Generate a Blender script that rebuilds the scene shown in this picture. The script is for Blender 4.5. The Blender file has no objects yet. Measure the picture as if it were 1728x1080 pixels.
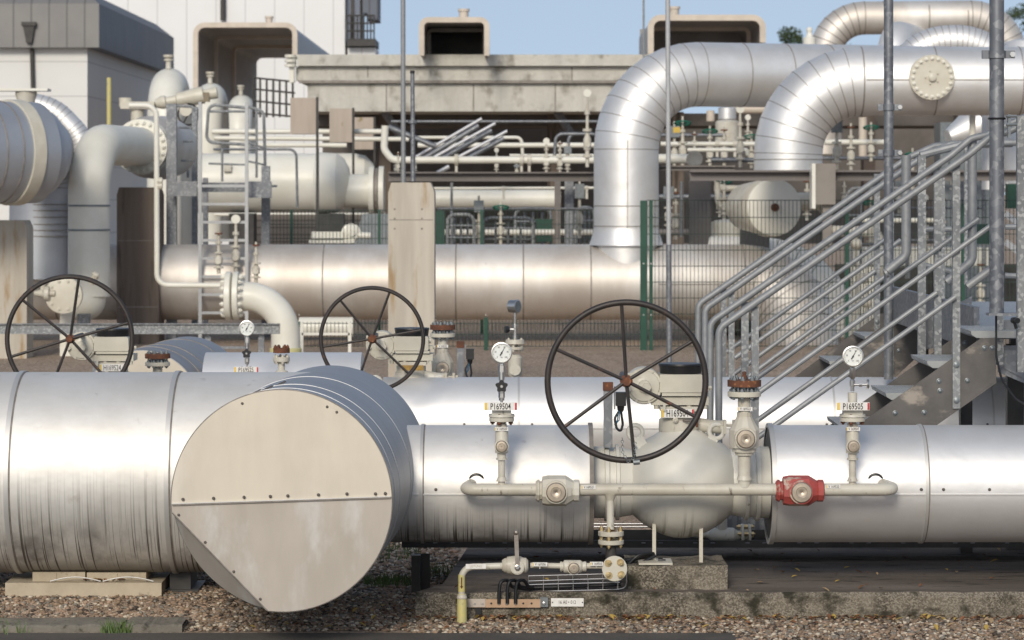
import bpy, math, random
import numpy as np
from mathutils import Vector, Matrix, Quaternion
V = Vector
R = math.radians
SC = bpy.context.scene
COL = SC.collection
rnd = random.Random(7)

# ---------------------------------------------------------------- camera, sky, sun
FPX = 5000.0                     # focal length in pixels of a 1728 px wide frame
HOR = 325.0                      # image row of the horizon
EYE = 2.0                        # camera height in metres
cam_data = bpy.data.cameras.new('camera')
cam = bpy.data.objects.new('camera', cam_data); COL.objects.link(cam)
cam.location = (0, 0, EYE); cam.rotation_euler = (R(90), 0, 0)
cam_data.sensor_width = 36.0; cam_data.lens = FPX/1728*36
cam_data.shift_y = (HOR-540)/1728
cam_data.clip_start = 0.5; cam_data.clip_end = 6000
cam_data.dof.use_dof = True; cam_data.dof.focus_distance = 14.2; cam_data.dof.aperture_fstop = 7.5
SC.camera = cam

SUN_AZ = R(191); SUN_EL = R(26)    # azimuth measured clockwise from +Y
world = bpy.data.worlds.new('World'); SC.world = world; world.use_nodes = True
wn = world.node_tree.nodes; wl = world.node_tree.links
sky = wn.new('ShaderNodeTexSky'); sky.sky_type = 'NISHITA'; sky.sun_disc = False
sky.sun_elevation = SUN_EL; sky.sun_rotation = SUN_AZ; sky.air_density = 1.0; sky.dust_density = 1.0; sky.ozone_density = 3.0
geo = wn.new('ShaderNodeTexCoord'); sxyz = wn.new('ShaderNodeSeparateXYZ'); cxyz = wn.new('ShaderNodeCombineXYZ')
mx = wn.new('ShaderNodeMath'); mx.operation = 'MAXIMUM'; mx.inputs[1].default_value = 0.0
mr = wn.new('ShaderNodeMath'); mr.operation = 'MULTIPLY_ADD'; mr.inputs[1].default_value = 0.5; mr.inputs[2].default_value = 0.16      # hazy horizon band takes the colour of the sky a little higher up
wl.new(geo.outputs['Generated'], sxyz.inputs[0]); wl.new(sxyz.outputs[2], mx.inputs[0]); wl.new(mx.outputs[0], mr.inputs[0])
for k in (0,1): wl.new(sxyz.outputs[k], cxyz.inputs[k])
wl.new(mr.outputs[0], cxyz.inputs[2]); wl.new(cxyz.outputs[0], sky.inputs[0])
bg = wn['Background']; bg.inputs['Strength'].default_value = 0.15
hs = wn.new('ShaderNodeHueSaturation'); hs.inputs['Saturation'].default_value = 0.66; hs.inputs['Value'].default_value = 0.72
wl.new(sky.outputs[0], hs.inputs['Color']); wl.new(hs.outputs[0], bg.inputs['Color'])
sun_data = bpy.data.lights.new('sun', 'SUN'); sun_data.energy = 2.15; sun_data.angle = R(14); sun_data.color = (1.0, 0.91, 0.77)
sun = bpy.data.objects.new('sun', sun_data); COL.objects.link(sun)
sdir = V((math.sin(SUN_AZ)*math.cos(SUN_EL), math.cos(SUN_AZ)*math.cos(SUN_EL), math.sin(SUN_EL)))
sun.rotation_euler = sdir.to_track_quat('Z', 'Y').to_euler(); sun.location = sdir*50
SC.view_settings.view_transform = 'Standard'; SC.view_settings.look = 'None'
SC.view_settings.exposure = 0.02; SC.view_settings.gamma = 1.0

# ---------------------------------------------------------------- helpers
def P(px, py, s):
    """point seen at pixel (px,py) where one metre covers s pixels"""
    return V(((px-864.0)/s, FPX/s, EYE+(HOR-py)/s))
def W(p, r=None): return p

class MB:
    def __init__(self): self.v=[]; self.f=[]; self.m=[]; self.cm=0
    def mat(self, i): self.cm=i; return self
    def add(self, vs, fs):
        n=len(self.v); self.v.extend([tuple(v) for v in vs])
        for f in fs: self.f.append(tuple(i+n for i in f)); self.m.append(self.cm)
        return self
    def box(self, x0,x1,y0,y1,z0,z1):
        vs=[(x,y,z) for x in (x0,x1) for y in (y0,y1) for z in (z0,z1)]
        return self.add(vs, [(0,1,3,2),(4,6,7,5),(0,4,5,1),(2,3,7,6),(0,2,6,4),(1,5,7,3)])
    def bar(self, a, b, w, h, up=V((0,0,1))):
        """box from a to b, width w, height h"""
        a=V(a); b=V(b); d=(b-a).normalized(); s=d.cross(up)
        if s.length<1e-4: s=d.cross(V((0,1,0)))
        s.normalize(); u=s.cross(d).normalized()
        vs=[p+s*(w/2*i)+u*(h/2*j) for p in (a,b) for i in (-1,1) for j in (-1,1)]
        return self.add(vs, [(0,2,3,1),(4,5,7,6),(0,1,5,4),(2,6,7,3),(0,4,6,2),(1,3,7,5)])
    def lathe(self, o, d, prof, n=32, cap=True, ph=0.0):
        o=V(o); d=V(d).normalized(); ref=V((0,0,1)) if abs(d.z)<.9 else V((0,-1,0))
        s=d.cross(ref).normalized(); u=s.cross(d).normalized()
        vs=[]
        for t,r in prof:
            for k in range(n):
                a=2*math.pi*k/n+ph; vs.append(o+d*t+(s*math.cos(a)+u*math.sin(a))*r)
        fs=[]
        m=len(prof)
        for i in range(m-1):
            for k in range(n):
                k2=(k+1)%n; fs.append((i*n+k,i*n+k2,(i+1)*n+k2,(i+1)*n+k))
        if cap:
            if prof[0][1]>1e-5: fs.append(tuple(range(n-1,-1,-1)))
            if prof[-1][1]>1e-5: fs.append(tuple((m-1)*n+k for k in range(n)))
        return self.add(vs, fs)
    def cyl(self, a, b, r, r2=None, n=20, cap=True):
        a=V(a); b=V(b)
        return self.lathe(a, b-a, [(0,r),((b-a).length, r if r2 is None else r2)], n, cap)
    def tube(self, pts, r, n=12, fil=0.0, seg=6, cap=True, rads=None):
        path = fillet(pts, fil, seg) if fil>0 else [V(p) for p in pts]
        T=[]
        for i in range(len(path)):
            a = path[i]-path[i-1] if i>0 else path[1]-path[0]
            b = path[i+1]-path[i] if i<len(path)-1 else a
            T.append((a.normalized()+b.normalized()).normalized())
        t0=T[0]; ref=V((0,0,1)) if abs(t0.z)<.9 else V((0,-1,0))
        s=t0.cross(ref).normalized(); vs=[]; fs=[]
        for i,p in enumerate(path):
            if i>0:
                q=T[i-1].rotation_difference(T[i]); s=(q@s); s=(s-T[i]*s.dot(T[i])).normalized()
            u=T[i].cross(s); rr = r if rads is None else rads[i]
            for k in range(n):
                a=2*math.pi*k/n; vs.append(p+(s*math.cos(a)+u*math.sin(a))*rr)
        m=len(path)
        for i in range(m-1):
            for k in range(n):
                k2=(k+1)%n; fs.append((i*n+k,i*n+k2,(i+1)*n+k2,(i+1)*n+k))
        if cap: fs.append(tuple(range(n-1,-1,-1))); fs.append(tuple((m-1)*n+k for k in range(n)))
        return self.add(vs, fs)
    def torus(self, c, d, Rr, r, n=48, m=10):
        c=V(c); d=V(d).normalized(); ref=V((0,0,1)) if abs(d.z)<.9 else V((0,-1,0))
        s=d.cross(ref).normalized(); u=s.cross(d).normalized(); vs=[]; fs=[]
        for i in range(n):
            a=2*math.pi*i/n; e=s*math.cos(a)+u*math.sin(a)
            for j in range(m):
                b=2*math.pi*j/m; vs.append(c+e*(Rr+r*math.cos(b))+d*(r*math.sin(b)))
        for i in range(n):
            for j in range(m):
                fs.append((i*m+j,((i+1)%n)*m+j,((i+1)%n)*m+(j+1)%m,i*m+(j+1)%m))
        return self.add(vs, fs)
    def ball(self, c, r, n=10, m=6, sc=(1,1,1)):
        vs=[]; fs=[]
        for i in range(m+1):
            ph=math.pi*i/m
            for k in range(n):
                a=2*math.pi*k/n
                vs.append((c[0]+r*sc[0]*math.sin(ph)*math.cos(a), c[1]+r*sc[1]*math.sin(ph)*math.sin(a), c[2]+r*sc[2]*math.cos(ph)))
        for i in range(m):
            for k in range(n): fs.append((i*n+k,i*n+(k+1)%n,(i+1)*n+(k+1)%n,(i+1)*n+k))
        return self.add(vs, fs)
    def prism(self, poly, d):
        """polygon of 3D points extruded by vector d"""
        d=V(d); n=len(poly); vs=[V(p) for p in poly]+[V(p)+d for p in poly]
        fs=[tuple(range(n)), tuple(range(2*n-1,n-1,-1))]
        for k in range(n): fs.append((k,(k+1)%n+0,(k+1)%n+n,k+n)[::-1])
        return self.add(vs, fs)
    def bolts(self, c, d, Rr, n, r, h, ph=0.0, sides=6):
        c=V(c); d=V(d).normalized(); ref=V((0,0,1)) if abs(d.z)<.9 else V((0,-1,0))
        s=d.cross(ref).normalized(); u=s.cross(d).normalized()
        for k in range(n):
            a=2*math.pi*k/n+ph; p=c+(s*math.cos(a)+u*math.sin(a))*Rr
            self.lathe(p, d, [(0,r),(h*.62,r),(h*.64,r*.55),(h,r*.5)], sides)
        return self
    def text(self, s, c, h, xs=0.72, depth=0.0008, fwd=V((0,-1,0)), right=V((1,0,0)), bold=0.0):
        cu=bpy.data.curves.new('t','FONT'); cu.body=s; cu.size=h*1.4; cu.align_x='CENTER'; cu.align_y='CENTER'
        cu.extrude=depth; cu.resolution_u=2; cu.offset=bold
        ob=bpy.data.objects.new('t',cu); COL.objects.link(ob)
        dg=bpy.context.evaluated_depsgraph_get(); me=bpy.data.meshes.new_from_object(ob.evaluated_get(dg))
        up=V((0,0,1)); vs=[V(c)+right*(v.co.x*xs)+up*v.co.y+fwd*v.co.z for v in me.vertices]
        fs=[tuple(p.vertices) for p in me.polygons]
        bpy.data.objects.remove(ob); bpy.data.meshes.remove(me); bpy.data.curves.remove(cu)
        return self.add(vs, fs)
    def build(self, name, mats, parent=None, label=None, smooth=32, origin=None):
        if not isinstance(mats,(list,tuple)): mats=[mats]
        a=np.array(self.v,dtype=np.float64).reshape(-1,3)
        if parent is not None: o=ROOT[parent.name]
        elif origin is not None: o=V(origin)
        else:
            mn=a.min(0); mx=a.max(0); o=V(((mn[0]+mx[0])/2,(mn[1]+mx[1])/2,mn[2]))
        a=a-np.array(o)
        me=bpy.data.meshes.new(name); me.from_pydata(a.tolist(),[],self.f)
        for m in mats: me.materials.append(m)
        me.polygons.foreach_set('material_index', self.m)
        me.polygons.foreach_set('use_smooth', [smooth>0]*len(me.polygons))
        if smooth>0: me.set_sharp_from_angle(angle=R(smooth))
        me.update()
        ob=bpy.data.objects.new(name,me); COL.objects.link(ob)
        if parent is not None: ob.parent=parent; ROOT[ob.name]=o
        else: ob.location=o; ROOT[ob.name]=V(o)
        if label: ob['label']=label
        return ob
ROOT={}
def fillet(pts, fil, seg):
    pts=[V(p) for p in pts]; out=[pts[0]]
    for i in range(1,len(pts)-1):
        p=pts[i]; a=(pts[i-1]-p); b=(pts[i+1]-p); la=a.length; lb=b.length; a.normalize(); b.normalize()
        ang=a.angle(b)
        if ang>math.pi-0.02: out.append(p); continue
        f=fil[i-1] if isinstance(fil,(list,tuple)) else fil
        t=min(f/math.tan(ang/2), la*.499 if 1<i else la*.98, lb*.499 if i<len(pts)-2 else lb*.98)
        rr=t*math.tan(ang/2); bis=(a+b).normalized(); c=p+bis*(rr/math.sin(ang/2))
        e0=(p+a*t)-c; e1=(p+b*t)-c; tot=e0.angle(e1); ax=e0.cross(e1).normalized()
        for k in range(seg+1):
            out.append(c+Quaternion(ax, tot*k/seg)@e0)
    out.append(pts[-1]); return out
def tag(o,label,cat,group=None,kind=None):
    if label: o['label']=label
    if cat: o['category']=cat
    if group: o['group']=group
    if kind: o['kind']=kind
    return o
def thing(name,label,cat,loc,group=None):
    o=bpy.data.objects.new(name,None); COL.objects.link(o); o.location=loc; o.empty_display_size=.1
    ROOT[o.name]=V(loc); return tag(o,label,cat,group)
def single(mb,name,mats,label,cat,group=None,smooth=32):
    return tag(mb.build(name,mats,None,None,smooth),label,cat,group)
def setting(mb,name,mats,smooth=0):
    o=mb.build(name,mats,None,None,smooth); o['kind']='structure'; return o
KIDS={}
def dup(root, dloc, label, skip=(), group=None):
    """copy a thing with its parts, shifted by dloc"""
    def rec(o, par):
        c=o.copy(); COL.objects.link(c); c.parent=par
        for ch in o.children:
            if not any(ch.name.startswith(k) for k in skip): rec(ch, c)
        return c
    bpy.context.view_layer.update()
    c=rec(root,None); c.location=V(root.location)+V(dloc); c['label']=label
    if group: c['group']=group
    ROOT[c.name]=V(c.location); return c

# ---------------------------------------------------------------- materials
MATS={}
def mat(name, c1, c2=None, rough=.5, metal=0.0, nscale=4.0, stretch=(1,1,1), c3=None, c3scale=20.0, c3at=(.6,.7),
        bump=0.0, bscale=60.0, rvar=0.0, streak=None, vor=None, vc=None, spec=.5, coat=0.0, c3stretch=(1,1,1), emis=None, bdist=.003, lines=None):
    m=bpy.data.materials.new(name); m.use_nodes=True; nt=m.node_tree; N=nt.nodes; L=nt.links; b=N['Principled BSDF']
    b.inputs['Roughness'].default_value=rough; b.inputs['Metallic'].default_value=metal
    b.inputs['Specular IOR Level'].default_value=spec; b.inputs['Coat Weight'].default_value=coat
    tc=N.new('ShaderNodeTexCoord')
    oi=N.new('ShaderNodeObjectInfo')
    ofs=N.new('ShaderNodeVectorMath'); ofs.operation='MULTIPLY_ADD'   # random offset per object so copies differ
    cmb=N.new('ShaderNodeCombineXYZ')
    for k in (0,1): L.new(oi.outputs['Random'], cmb.inputs[k])
    L.new(cmb.outputs[0], ofs.inputs[0]); ofs.inputs[1].default_value=(17,11,0); L.new(tc.outputs['Object'], ofs.inputs[2])
    def noise(scale, st, detail=6, rg=.6):
        mp=N.new('ShaderNodeMapping'); mp.inputs['Scale'].default_value=st; L.new(ofs.outputs[0], mp.inputs[0])
        n=N.new('ShaderNodeTexNoise'); n.inputs['Scale'].default_value=scale; n.inputs['Detail'].default_value=detail; n.inputs['Roughness'].default_value=rg
        L.new(mp.outputs[0], n.inputs['Vector']); return n.outputs['Fac']
    def ramp(fac, a, bb):
        r=N.new('ShaderNodeMapRange'); r.interpolation_type='SMOOTHSTEP'; r.inputs[1].default_value=a; r.inputs[2].default_value=bb; L.new(fac, r.inputs[0]); return r.outputs[0]
    def mix(f, A, B):
        x=N.new('ShaderNodeMix'); x.data_type='RGBA'
        if f is None: x.inputs[0].default_value=.5
        else: L.new(f, x.inputs[0])
        for i,q in ((6,A),(7,B)):
            if isinstance(q,tuple): x.inputs[i].default_value=(*q,1) if len(q)==3 else q
            else: L.new(q, x.inputs[i])
        return x.outputs[2]
    def math_(op,a,bv):
        x=N.new('ShaderNodeMath'); x.operation=op
        for i,q in ((0,a),(1,bv)):
            if isinstance(q,(int,float)): x.inputs[i].default_value=q
            else: L.new(q,x.inputs[i])
        return x.outputs[0]
    col=c1
    if c2 is not None: col=mix(ramp(noise(nscale,stretch),.3,.7), c1, c2)
    if vor:
        mp=N.new('ShaderNodeMapping'); L.new(ofs.outputs[0], mp.inputs[0])
        vn=N.new('ShaderNodeTexVoronoi'); vn.inputs['Scale'].default_value=vor; L.new(mp.outputs[0], vn.inputs['Vector'])
        sp=N.new('ShaderNodeSeparateColor'); L.new(vn.outputs['Color'], sp.inputs[0])
        col=mix(ramp(sp.outputs[0],.55,.95) if name.endswith('steel') else ramp(sp.outputs[0],.2,.95), col, vc)
        if rvar:
            L.new(math_('ADD', math_('MULTIPLY', sp.outputs[1], rvar), rough-rvar/2), b.inputs['Roughness'])
    elif rvar:
        L.new(math_('ADD', math_('MULTIPLY', noise(nscale*2.3,stretch), rvar), rough-rvar/2), b.inputs['Roughness'])
    if c3 is not None: col=mix(ramp(noise(c3scale,c3stretch),*c3at), col, c3)
    met=None
    if streak:   # run marks plus a tone darker towards the bottom: (colour, zlow, zhigh, xscale, amount)
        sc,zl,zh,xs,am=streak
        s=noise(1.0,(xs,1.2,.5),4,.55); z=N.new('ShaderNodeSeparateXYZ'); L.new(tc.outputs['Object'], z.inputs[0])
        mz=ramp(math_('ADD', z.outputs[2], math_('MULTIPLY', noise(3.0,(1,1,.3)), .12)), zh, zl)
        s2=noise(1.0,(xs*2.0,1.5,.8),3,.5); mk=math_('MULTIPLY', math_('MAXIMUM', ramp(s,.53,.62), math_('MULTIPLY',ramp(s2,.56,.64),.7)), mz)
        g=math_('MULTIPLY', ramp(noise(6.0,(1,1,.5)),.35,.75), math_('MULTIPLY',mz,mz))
        low=ramp(z.outputs[2], zl*.62, 0.0); f=math_('MULTIPLY', math_('MAXIMUM', math_('MAXIMUM', mk, math_('MULTIPLY',g,.80)), math_('MULTIPLY',low,math_('ADD',.45,math_('MULTIPLY',noise(7.0,(1,1,1)),.6)))), am)  # low: smooth band, darker towards the bottom
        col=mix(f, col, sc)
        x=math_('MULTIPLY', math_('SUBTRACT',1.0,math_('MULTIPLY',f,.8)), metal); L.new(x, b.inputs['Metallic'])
    if lines:    # thin panel joints (axis, spacing, width, colour)
        axn,spc,wd,lc=lines
        z=N.new('ShaderNodeSeparateXYZ'); L.new(tc.outputs['Object'], z.inputs[0])
        md=math_('PINGPONG', z.outputs[axn], spc/2)
        col=mix(ramp(md,wd,wd*.4), col, lc)
    if isinstance(col,tuple): b.inputs['Base Color'].default_value=(*col,1)
    else: L.new(col, b.inputs['Base Color'])
    if bump:
        bp=N.new('ShaderNodeBump'); bp.inputs['Strength'].default_value=bump; bp.inputs['Distance'].default_value=bdist
        L.new(noise(bscale,(1,1,1),4), bp.inputs['Height']); L.new(bp.outputs[0], b.inputs['Normal'])
    if emis: b.inputs['Emission Color'].default_value=(*emis,1); b.inputs['Emission Strength'].default_value=1
    MATS[name]=m; return m

DIRT_AND_LOW_TONE=(.045,.032,.022)
M_CLADL=mat('aluminium_cladding_wide',(.78,.765,.73),(.68,.655,.61),rough=.57,metal=.56,nscale=2.2,rvar=.16,c3=(.42,.38,.33),c3scale=9,c3at=(.62,.85),c3stretch=(1,1,.6),streak=(DIRT_AND_LOW_TONE,.22,.66,78,.95),bump=.16,bscale=2.2,bdist=.05)
M_CLADS=mat('aluminium_cladding_narrow',(.82,.805,.775),(.72,.70,.665),rough=.56,metal=.57,nscale=3,rvar=.16,c3=(.40,.36,.31),c3scale=14,c3at=(.64,.82),c3stretch=(1,1,.5),streak=(DIRT_AND_LOW_TONE,.08,.29,84,.95),bump=.16,bscale=3,bdist=.04)
M_CLADC=mat('aluminium_cladding_clean',(.80,.80,.795),(.72,.71,.69),rough=.50,metal=.68,nscale=2.5,rvar=.14,c3=(.5,.46,.41),c3scale=12,c3at=(.66,.86),bump=.14,bscale=2.5,bdist=.04)
M_CLADW=mat('white_aluminium_cladding',(.80,.80,.80),(.72,.715,.70),rough=.5,metal=.55,nscale=2,rvar=.1,bump=.04,bscale=5,bdist=.02)
M_CLADB=mat('weathered_aluminium_cladding',(.74,.71,.665),(.57,.515,.455),rough=.56,metal=.60,nscale=1.4,rvar=.15,stretch=(1,1,.35),streak=((.20,.16,.12),.1,.55,9,.55),bump=.06,bscale=3,bdist=.03)
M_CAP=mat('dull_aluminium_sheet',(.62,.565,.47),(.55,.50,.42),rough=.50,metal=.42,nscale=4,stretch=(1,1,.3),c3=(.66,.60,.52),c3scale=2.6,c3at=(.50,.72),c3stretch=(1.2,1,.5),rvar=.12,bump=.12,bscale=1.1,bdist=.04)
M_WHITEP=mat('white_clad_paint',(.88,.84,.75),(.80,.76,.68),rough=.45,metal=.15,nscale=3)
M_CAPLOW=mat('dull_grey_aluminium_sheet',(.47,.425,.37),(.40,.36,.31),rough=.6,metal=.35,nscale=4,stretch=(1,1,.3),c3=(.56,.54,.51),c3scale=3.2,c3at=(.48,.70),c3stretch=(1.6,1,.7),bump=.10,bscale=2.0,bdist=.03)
M_VESS=mat('bluish_vessel_cladding',(.46,.49,.53),(.40,.42,.46),rough=.5,metal=.6,nscale=2)  # vessel's shaded side is put into this blue-grey colour
M_SIDE=mat('rolled_aluminium_shell',(.40,.41,.43),(.33,.335,.35),rough=.5,metal=.7,nscale=6,stretch=(.2,8,.2),rvar=.15)
M_SEAM=mat('dark_seam',(.19,.17,.15),(.30,.27,.24),rough=.6,metal=.3,nscale=15)
M_EDGE=mat('bright_sheet_edge',(.60,.59,.57),rough=.5,metal=.6)
M_SCREW=mat('screw_metal',(.16,.14,.125),rough=.45,metal=.7)
M_BEIGE=mat('beige_paint',(.60,.57,.48),(.54,.505,.415),rough=.42,nscale=7,c3=(.22,.14,.08),c3scale=26,c3at=(.70,.80),bump=.15,bscale=90,bdist=.001)
M_BEIGED=mat('dirty_beige_paint',(.60,.575,.50),(.48,.44,.36),rough=.45,nscale=5,c3=(.13,.10,.07),c3scale=38,c3at=(.60,.76),c3stretch=(1,1,.4),bump=.2,bscale=120,bdist=.001)
M_BODY=mat('valve_body_paint',(.68,.66,.60),(.61,.59,.52),rough=.42,nscale=3,c3=(.25,.21,.15),c3scale=24,c3at=(.66,.8),c3stretch=(1.5,1.5,.35),streak=((.12,.10,.065),.04,.26,30,.8),bump=.3,bscale=70,bdist=.0015)
M_CREAM=mat('cream_paint',(.76,.745,.67),(.69,.67,.58),rough=.4,nscale=2.5,c3=(.42,.38,.28),c3scale=9,c3at=(.68,.85))
M_RUST=mat('rust',(.17,.065,.032),(.10,.045,.03),rough=.9,nscale=20,c3=(.33,.14,.06),c3scale=50,c3at=(.55,.7),bump=.5,bscale=150,bdist=.001)
M_RUSTBEIGE=mat('rusty_beige_paint',(.55,.50,.38),(.50,.42,.28),rough=.6,nscale=20,c3=(.22,.09,.04),c3scale=34,c3at=(.50,.60),bump=.3,bscale=120,bdist=.001)
M_WHEEL=mat('worn_black_iron',(.022,.019,.018),(.038,.029,.025),rough=.5,nscale=12,c3=(.13,.055,.03),c3scale=22,c3at=(.60,.72),spec=.5,bump=.3,bscale=150,bdist=.001)
M_GALV=mat('galvanised_steel',(.17,.18,.19),(.25,.26,.265),rough=.62,metal=.25,nscale=6,vor=70,vc=(.38,.39,.39),rvar=.2,c3=(.20,.19,.17),c3scale=18,c3at=(.62,.8))
M_GALVD=mat('dull_galvanised_steel',(.15,.16,.18),(.21,.22,.235),rough=.5,metal=.5,nscale=4,vor=45,vc=(.27,.28,.29),rvar=.15)
M_STEEL=mat('bright_steel',(.62,.60,.57),rough=.3,metal=1.0)
M_BRASS=mat('turned_end_cap',(.55,.47,.37),(.42,.36,.29),rough=.40,metal=.88,nscale=30)
M_ZINC=mat('yellow_zinc_bolt',(.55,.44,.24),(.40,.30,.16),rough=.4,metal=.8,nscale=40)
M_DARK=mat('dark_painted_steel',(.035,.034,.033),(.06,.056,.052),rough=.55,nscale=8,spec=.4)
M_STRG=mat('weathered_stringer_steel',(.10,.093,.088),(.135,.125,.115),rough=.6,metal=.3,nscale=9,c3=(.34,.30,.255),c3scale=3.6,c3at=(.56,.68),c3stretch=(1,1,1.6),bump=.2,bscale=90,bdist=.001)
M_BLACK=mat('black_plastic',(.012,.012,.013),rough=.4)
M_CABLE=mat('black_cable',(.012,.013,.016),rough=.45)
M_BLUE=mat('blue_wire',(.02,.10,.18),rough=.5)
M_RED=mat('red_valve_paint',(.40,.075,.065),(.30,.06,.05),rough=.45,nscale=14,c3=(.46,.36,.29),c3scale=9,c3at=(.54,.60),bump=.3,bscale=70,bdist=.002)
M_WHITE=mat('white_plate',(.80,.79,.76),(.72,.70,.66),rough=.5,nscale=30)
M_YEL=mat('yellow_paint',(.58,.50,.17),(.50,.46,.22),rough=.5,nscale=18,c3=(.30,.22,.10),c3scale=30,c3at=(.62,.75))
M_YELM=mat('yellow_marker',(.75,.52,.10),rough=.5)
M_REDM=mat('red_marker',(.50,.03,.04),rough=.5)
M_INK=mat('black_lettering',(.02,.02,.022),rough=.6)
M_GLASS=mat('dial_face',(.78,.80,.77),rough=.25,coat=.5)
M_GREYC=mat('grey_casting',(.16,.18,.19),(.22,.24,.25),rough=.4,metal=.4,nscale=20)
M_COPPER=mat('tinned_copper_bar',(.52,.36,.24),(.42,.28,.18),rough=.5,metal=.5,nscale=14)
M_PAD=mat('mossy_old_concrete',(.075,.062,.045),(.20,.17,.13),rough=.95,nscale=4.2,stretch=(1,1,.5),c3=(.03,.027,.016),c3scale=9,c3at=(.46,.66),vor=170,vc=(.29,.255,.20),bump=.9,bscale=45,bdist=.02)
M_PADTOP=mat('weathered_concrete_top',(.085,.066,.05),(.17,.14,.115),rough=.95,nscale=1.6,stretch=(.45,2.6,1),c3=(.03,.024,.017),c3scale=12,c3at=(.56,.66),c3stretch=(.35,1.2,1),bump=.7,bscale=25,bdist=.02)
M_CONC=mat('precast_concrete',(.58,.565,.51),(.47,.455,.41),rough=.9,nscale=2.2,stretch=(1.4,1.4,.3),c3=(.25,.23,.19),c3scale=3,c3at=(.50,.72),c3stretch=(1,1,.8),bump=.5,bscale=14,bdist=.04)
M_PILLAR=mat('stained_pillar_concrete',(.54,.495,.42),(.42,.38,.315),rough=.88,nscale=1.6,stretch=(3,3,.3),c3=(.34,.23,.12),c3scale=3.2,c3at=(.54,.74),c3stretch=(2.2,2.2,.35),bump=.2,bscale=40,bdist=.006)
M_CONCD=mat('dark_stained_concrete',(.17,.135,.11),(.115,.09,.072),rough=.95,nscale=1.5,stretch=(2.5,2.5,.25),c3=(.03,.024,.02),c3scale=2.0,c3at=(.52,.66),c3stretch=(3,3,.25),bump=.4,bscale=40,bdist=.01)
M_KERB=mat('kerb_concrete',(.16,.145,.12),(.24,.22,.18),rough=.95,nscale=6,c3=(.06,.055,.04),c3scale=22,c3at=(.55,.7),bump=.6,bscale=60,bdist=.01)
M_ASPH=mat('asphalt',(.075,.068,.060),(.105,.095,.082),rough=.9,nscale=4,c3=(.12,.11,.10),c3scale=240,c3at=(.6,.7),bump=.6,bscale=200,bdist=.006)
M_GRAVEL=mat('brownish_gravel',(.42,.30,.215),(.27,.195,.14),rough=.95,nscale=1.1,vor=38,vc=(.58,.46,.35),c3=(.055,.04,.03),c3scale=40,c3at=(.5,.68),bump=1.0,bscale=55,bdist=.03)
M_BLOCK=mat('cream_concrete_block',(.50,.43,.32),(.38,.32,.235),rough=.9,nscale=5,c3=(.16,.13,.09),c3scale=15,c3at=(.58,.75),bump=.3,bscale=60,bdist=.006)
M_WIRE=mat('dark_green_wire',(.012,.03,.024),rough=.6)
M_RAIL=mat('galvanised_rail',(.24,.25,.26),(.30,.31,.315),rough=.55,metal=.3,nscale=22,c3=(.17,.165,.15),c3scale=30,c3at=(.62,.78))
M_RUNG=mat('pale_galvanised_steel',(.46,.47,.47),(.40,.41,.42),rough=.6,metal=.2,nscale=12)
M_FGREEN=mat('green_fence_coating',(.005,.050,.030),(.008,.065,.04),rough=.4,nscale=6)
# ================================================================ ground and pavings
g=MB(); g.add([(-600,-60,0),(600,-60,0),(600,3000,0),(-600,3000,0)],[(0,1,2,3)])
o=g.build('ground',M_GRAVEL,origin=(0,0,0)); o['kind']='structure'
g=MB(); g.add([(-9,-3,.006),(1.04,-3,.006),(1.04,13.42,.006),(-9,13.42,.006)],[(0,1,2,3)])
g.build('path',M_ASPH,origin=(0,0,0))['kind']='structure'
for x0,x1,z1,lb in ((-3.6,-1.78,.034,'long mossy kerb stone at the bottom left edge of the gravel'),(-1.765,-1.50,.036,'short broken kerb stone at the end of the kerb beside the gravel')):
    m=MB(); n=14
    top=[]
    for i in range(n+1):
        x=x0+(x1-x0)*i/n; top.append((x,z1+rnd.uniform(-.004,.003)))
    for i in range(n):
        (a,za),(b,zb)=top[i],top[i+1]
        m.add([(a,13.47,-.05),(b,13.47,-.05),(b,13.47,zb-.008),(a,13.47,za-.008),(a,13.485,za),(b,13.485,zb),(a,13.72,za),(b,13.72,zb)],[(0,1,2,3),(3,2,5,4),(4,5,7,6)])
    m.box(x0,x1,13.475,13.71,-.05,z1-.012)
    single(m,'kerb_stone',M_KERB,lb,'kerb stone','kerb stones along the asphalt',smooth=20)

# concrete pad (slab with chipped left edge)
m=MB()
fr=[]; X0,X1=-.452,3.4; n=60
ZT=.128
def padx(y): return -.452+(y-13.86)*.066
front=[(X0+(X1-X0)*i/n) for i in range(n+1)]
zt=[ZT+rnd.uniform(-.004,.003) for _ in front]
for i in range(n):
    a,b=front[i],front[i+1]
    m.mat(0).add([(a,13.86,-.05),(b,13.86,-.05),(b,13.862,zt[i+1]-.02),(a,13.862,zt[i]-.02),(a,13.885,zt[i]),(b,13.885,zt[i+1])],[(0,1,2,3),(3,2,5,4)])
m.mat(1)
ys=[13.885,14.2,14.6,15.2,16.2]
for j in range(len(ys)-1):
    for i in range(n):
        q=[]
        for (yy,ii) in ((ys[j],i),(ys[j],i+1),(ys[j+1],i+1),(ys[j+1],i)):
            x=front[ii]+(.066*(yy-13.86)+(.10 if yy>14 else 0))*(1-ii/n); q.append((x,yy,zt[ii] if j==0 and yy==ys[0] else ZT-.002))
        m.add(q,[(0,1,2,3)])
m.mat(0)
for j in range(len(ys)-1):
    e=lambda yy:(-.452+.066*(yy-13.86)+(.10 if yy>14 else 0))
    m.add([(e(ys[j]),ys[j],-.05),(e(ys[j+1]),ys[j+1],-.05),(e(ys[j+1]),ys[j+1],ZT-.002),(e(ys[j]),ys[j],zt[0] if j==0 else ZT-.002)],[(3,2,1,0)])
setting(m,'concrete_pad',[M_PAD,M_PADTOP],20)

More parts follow.
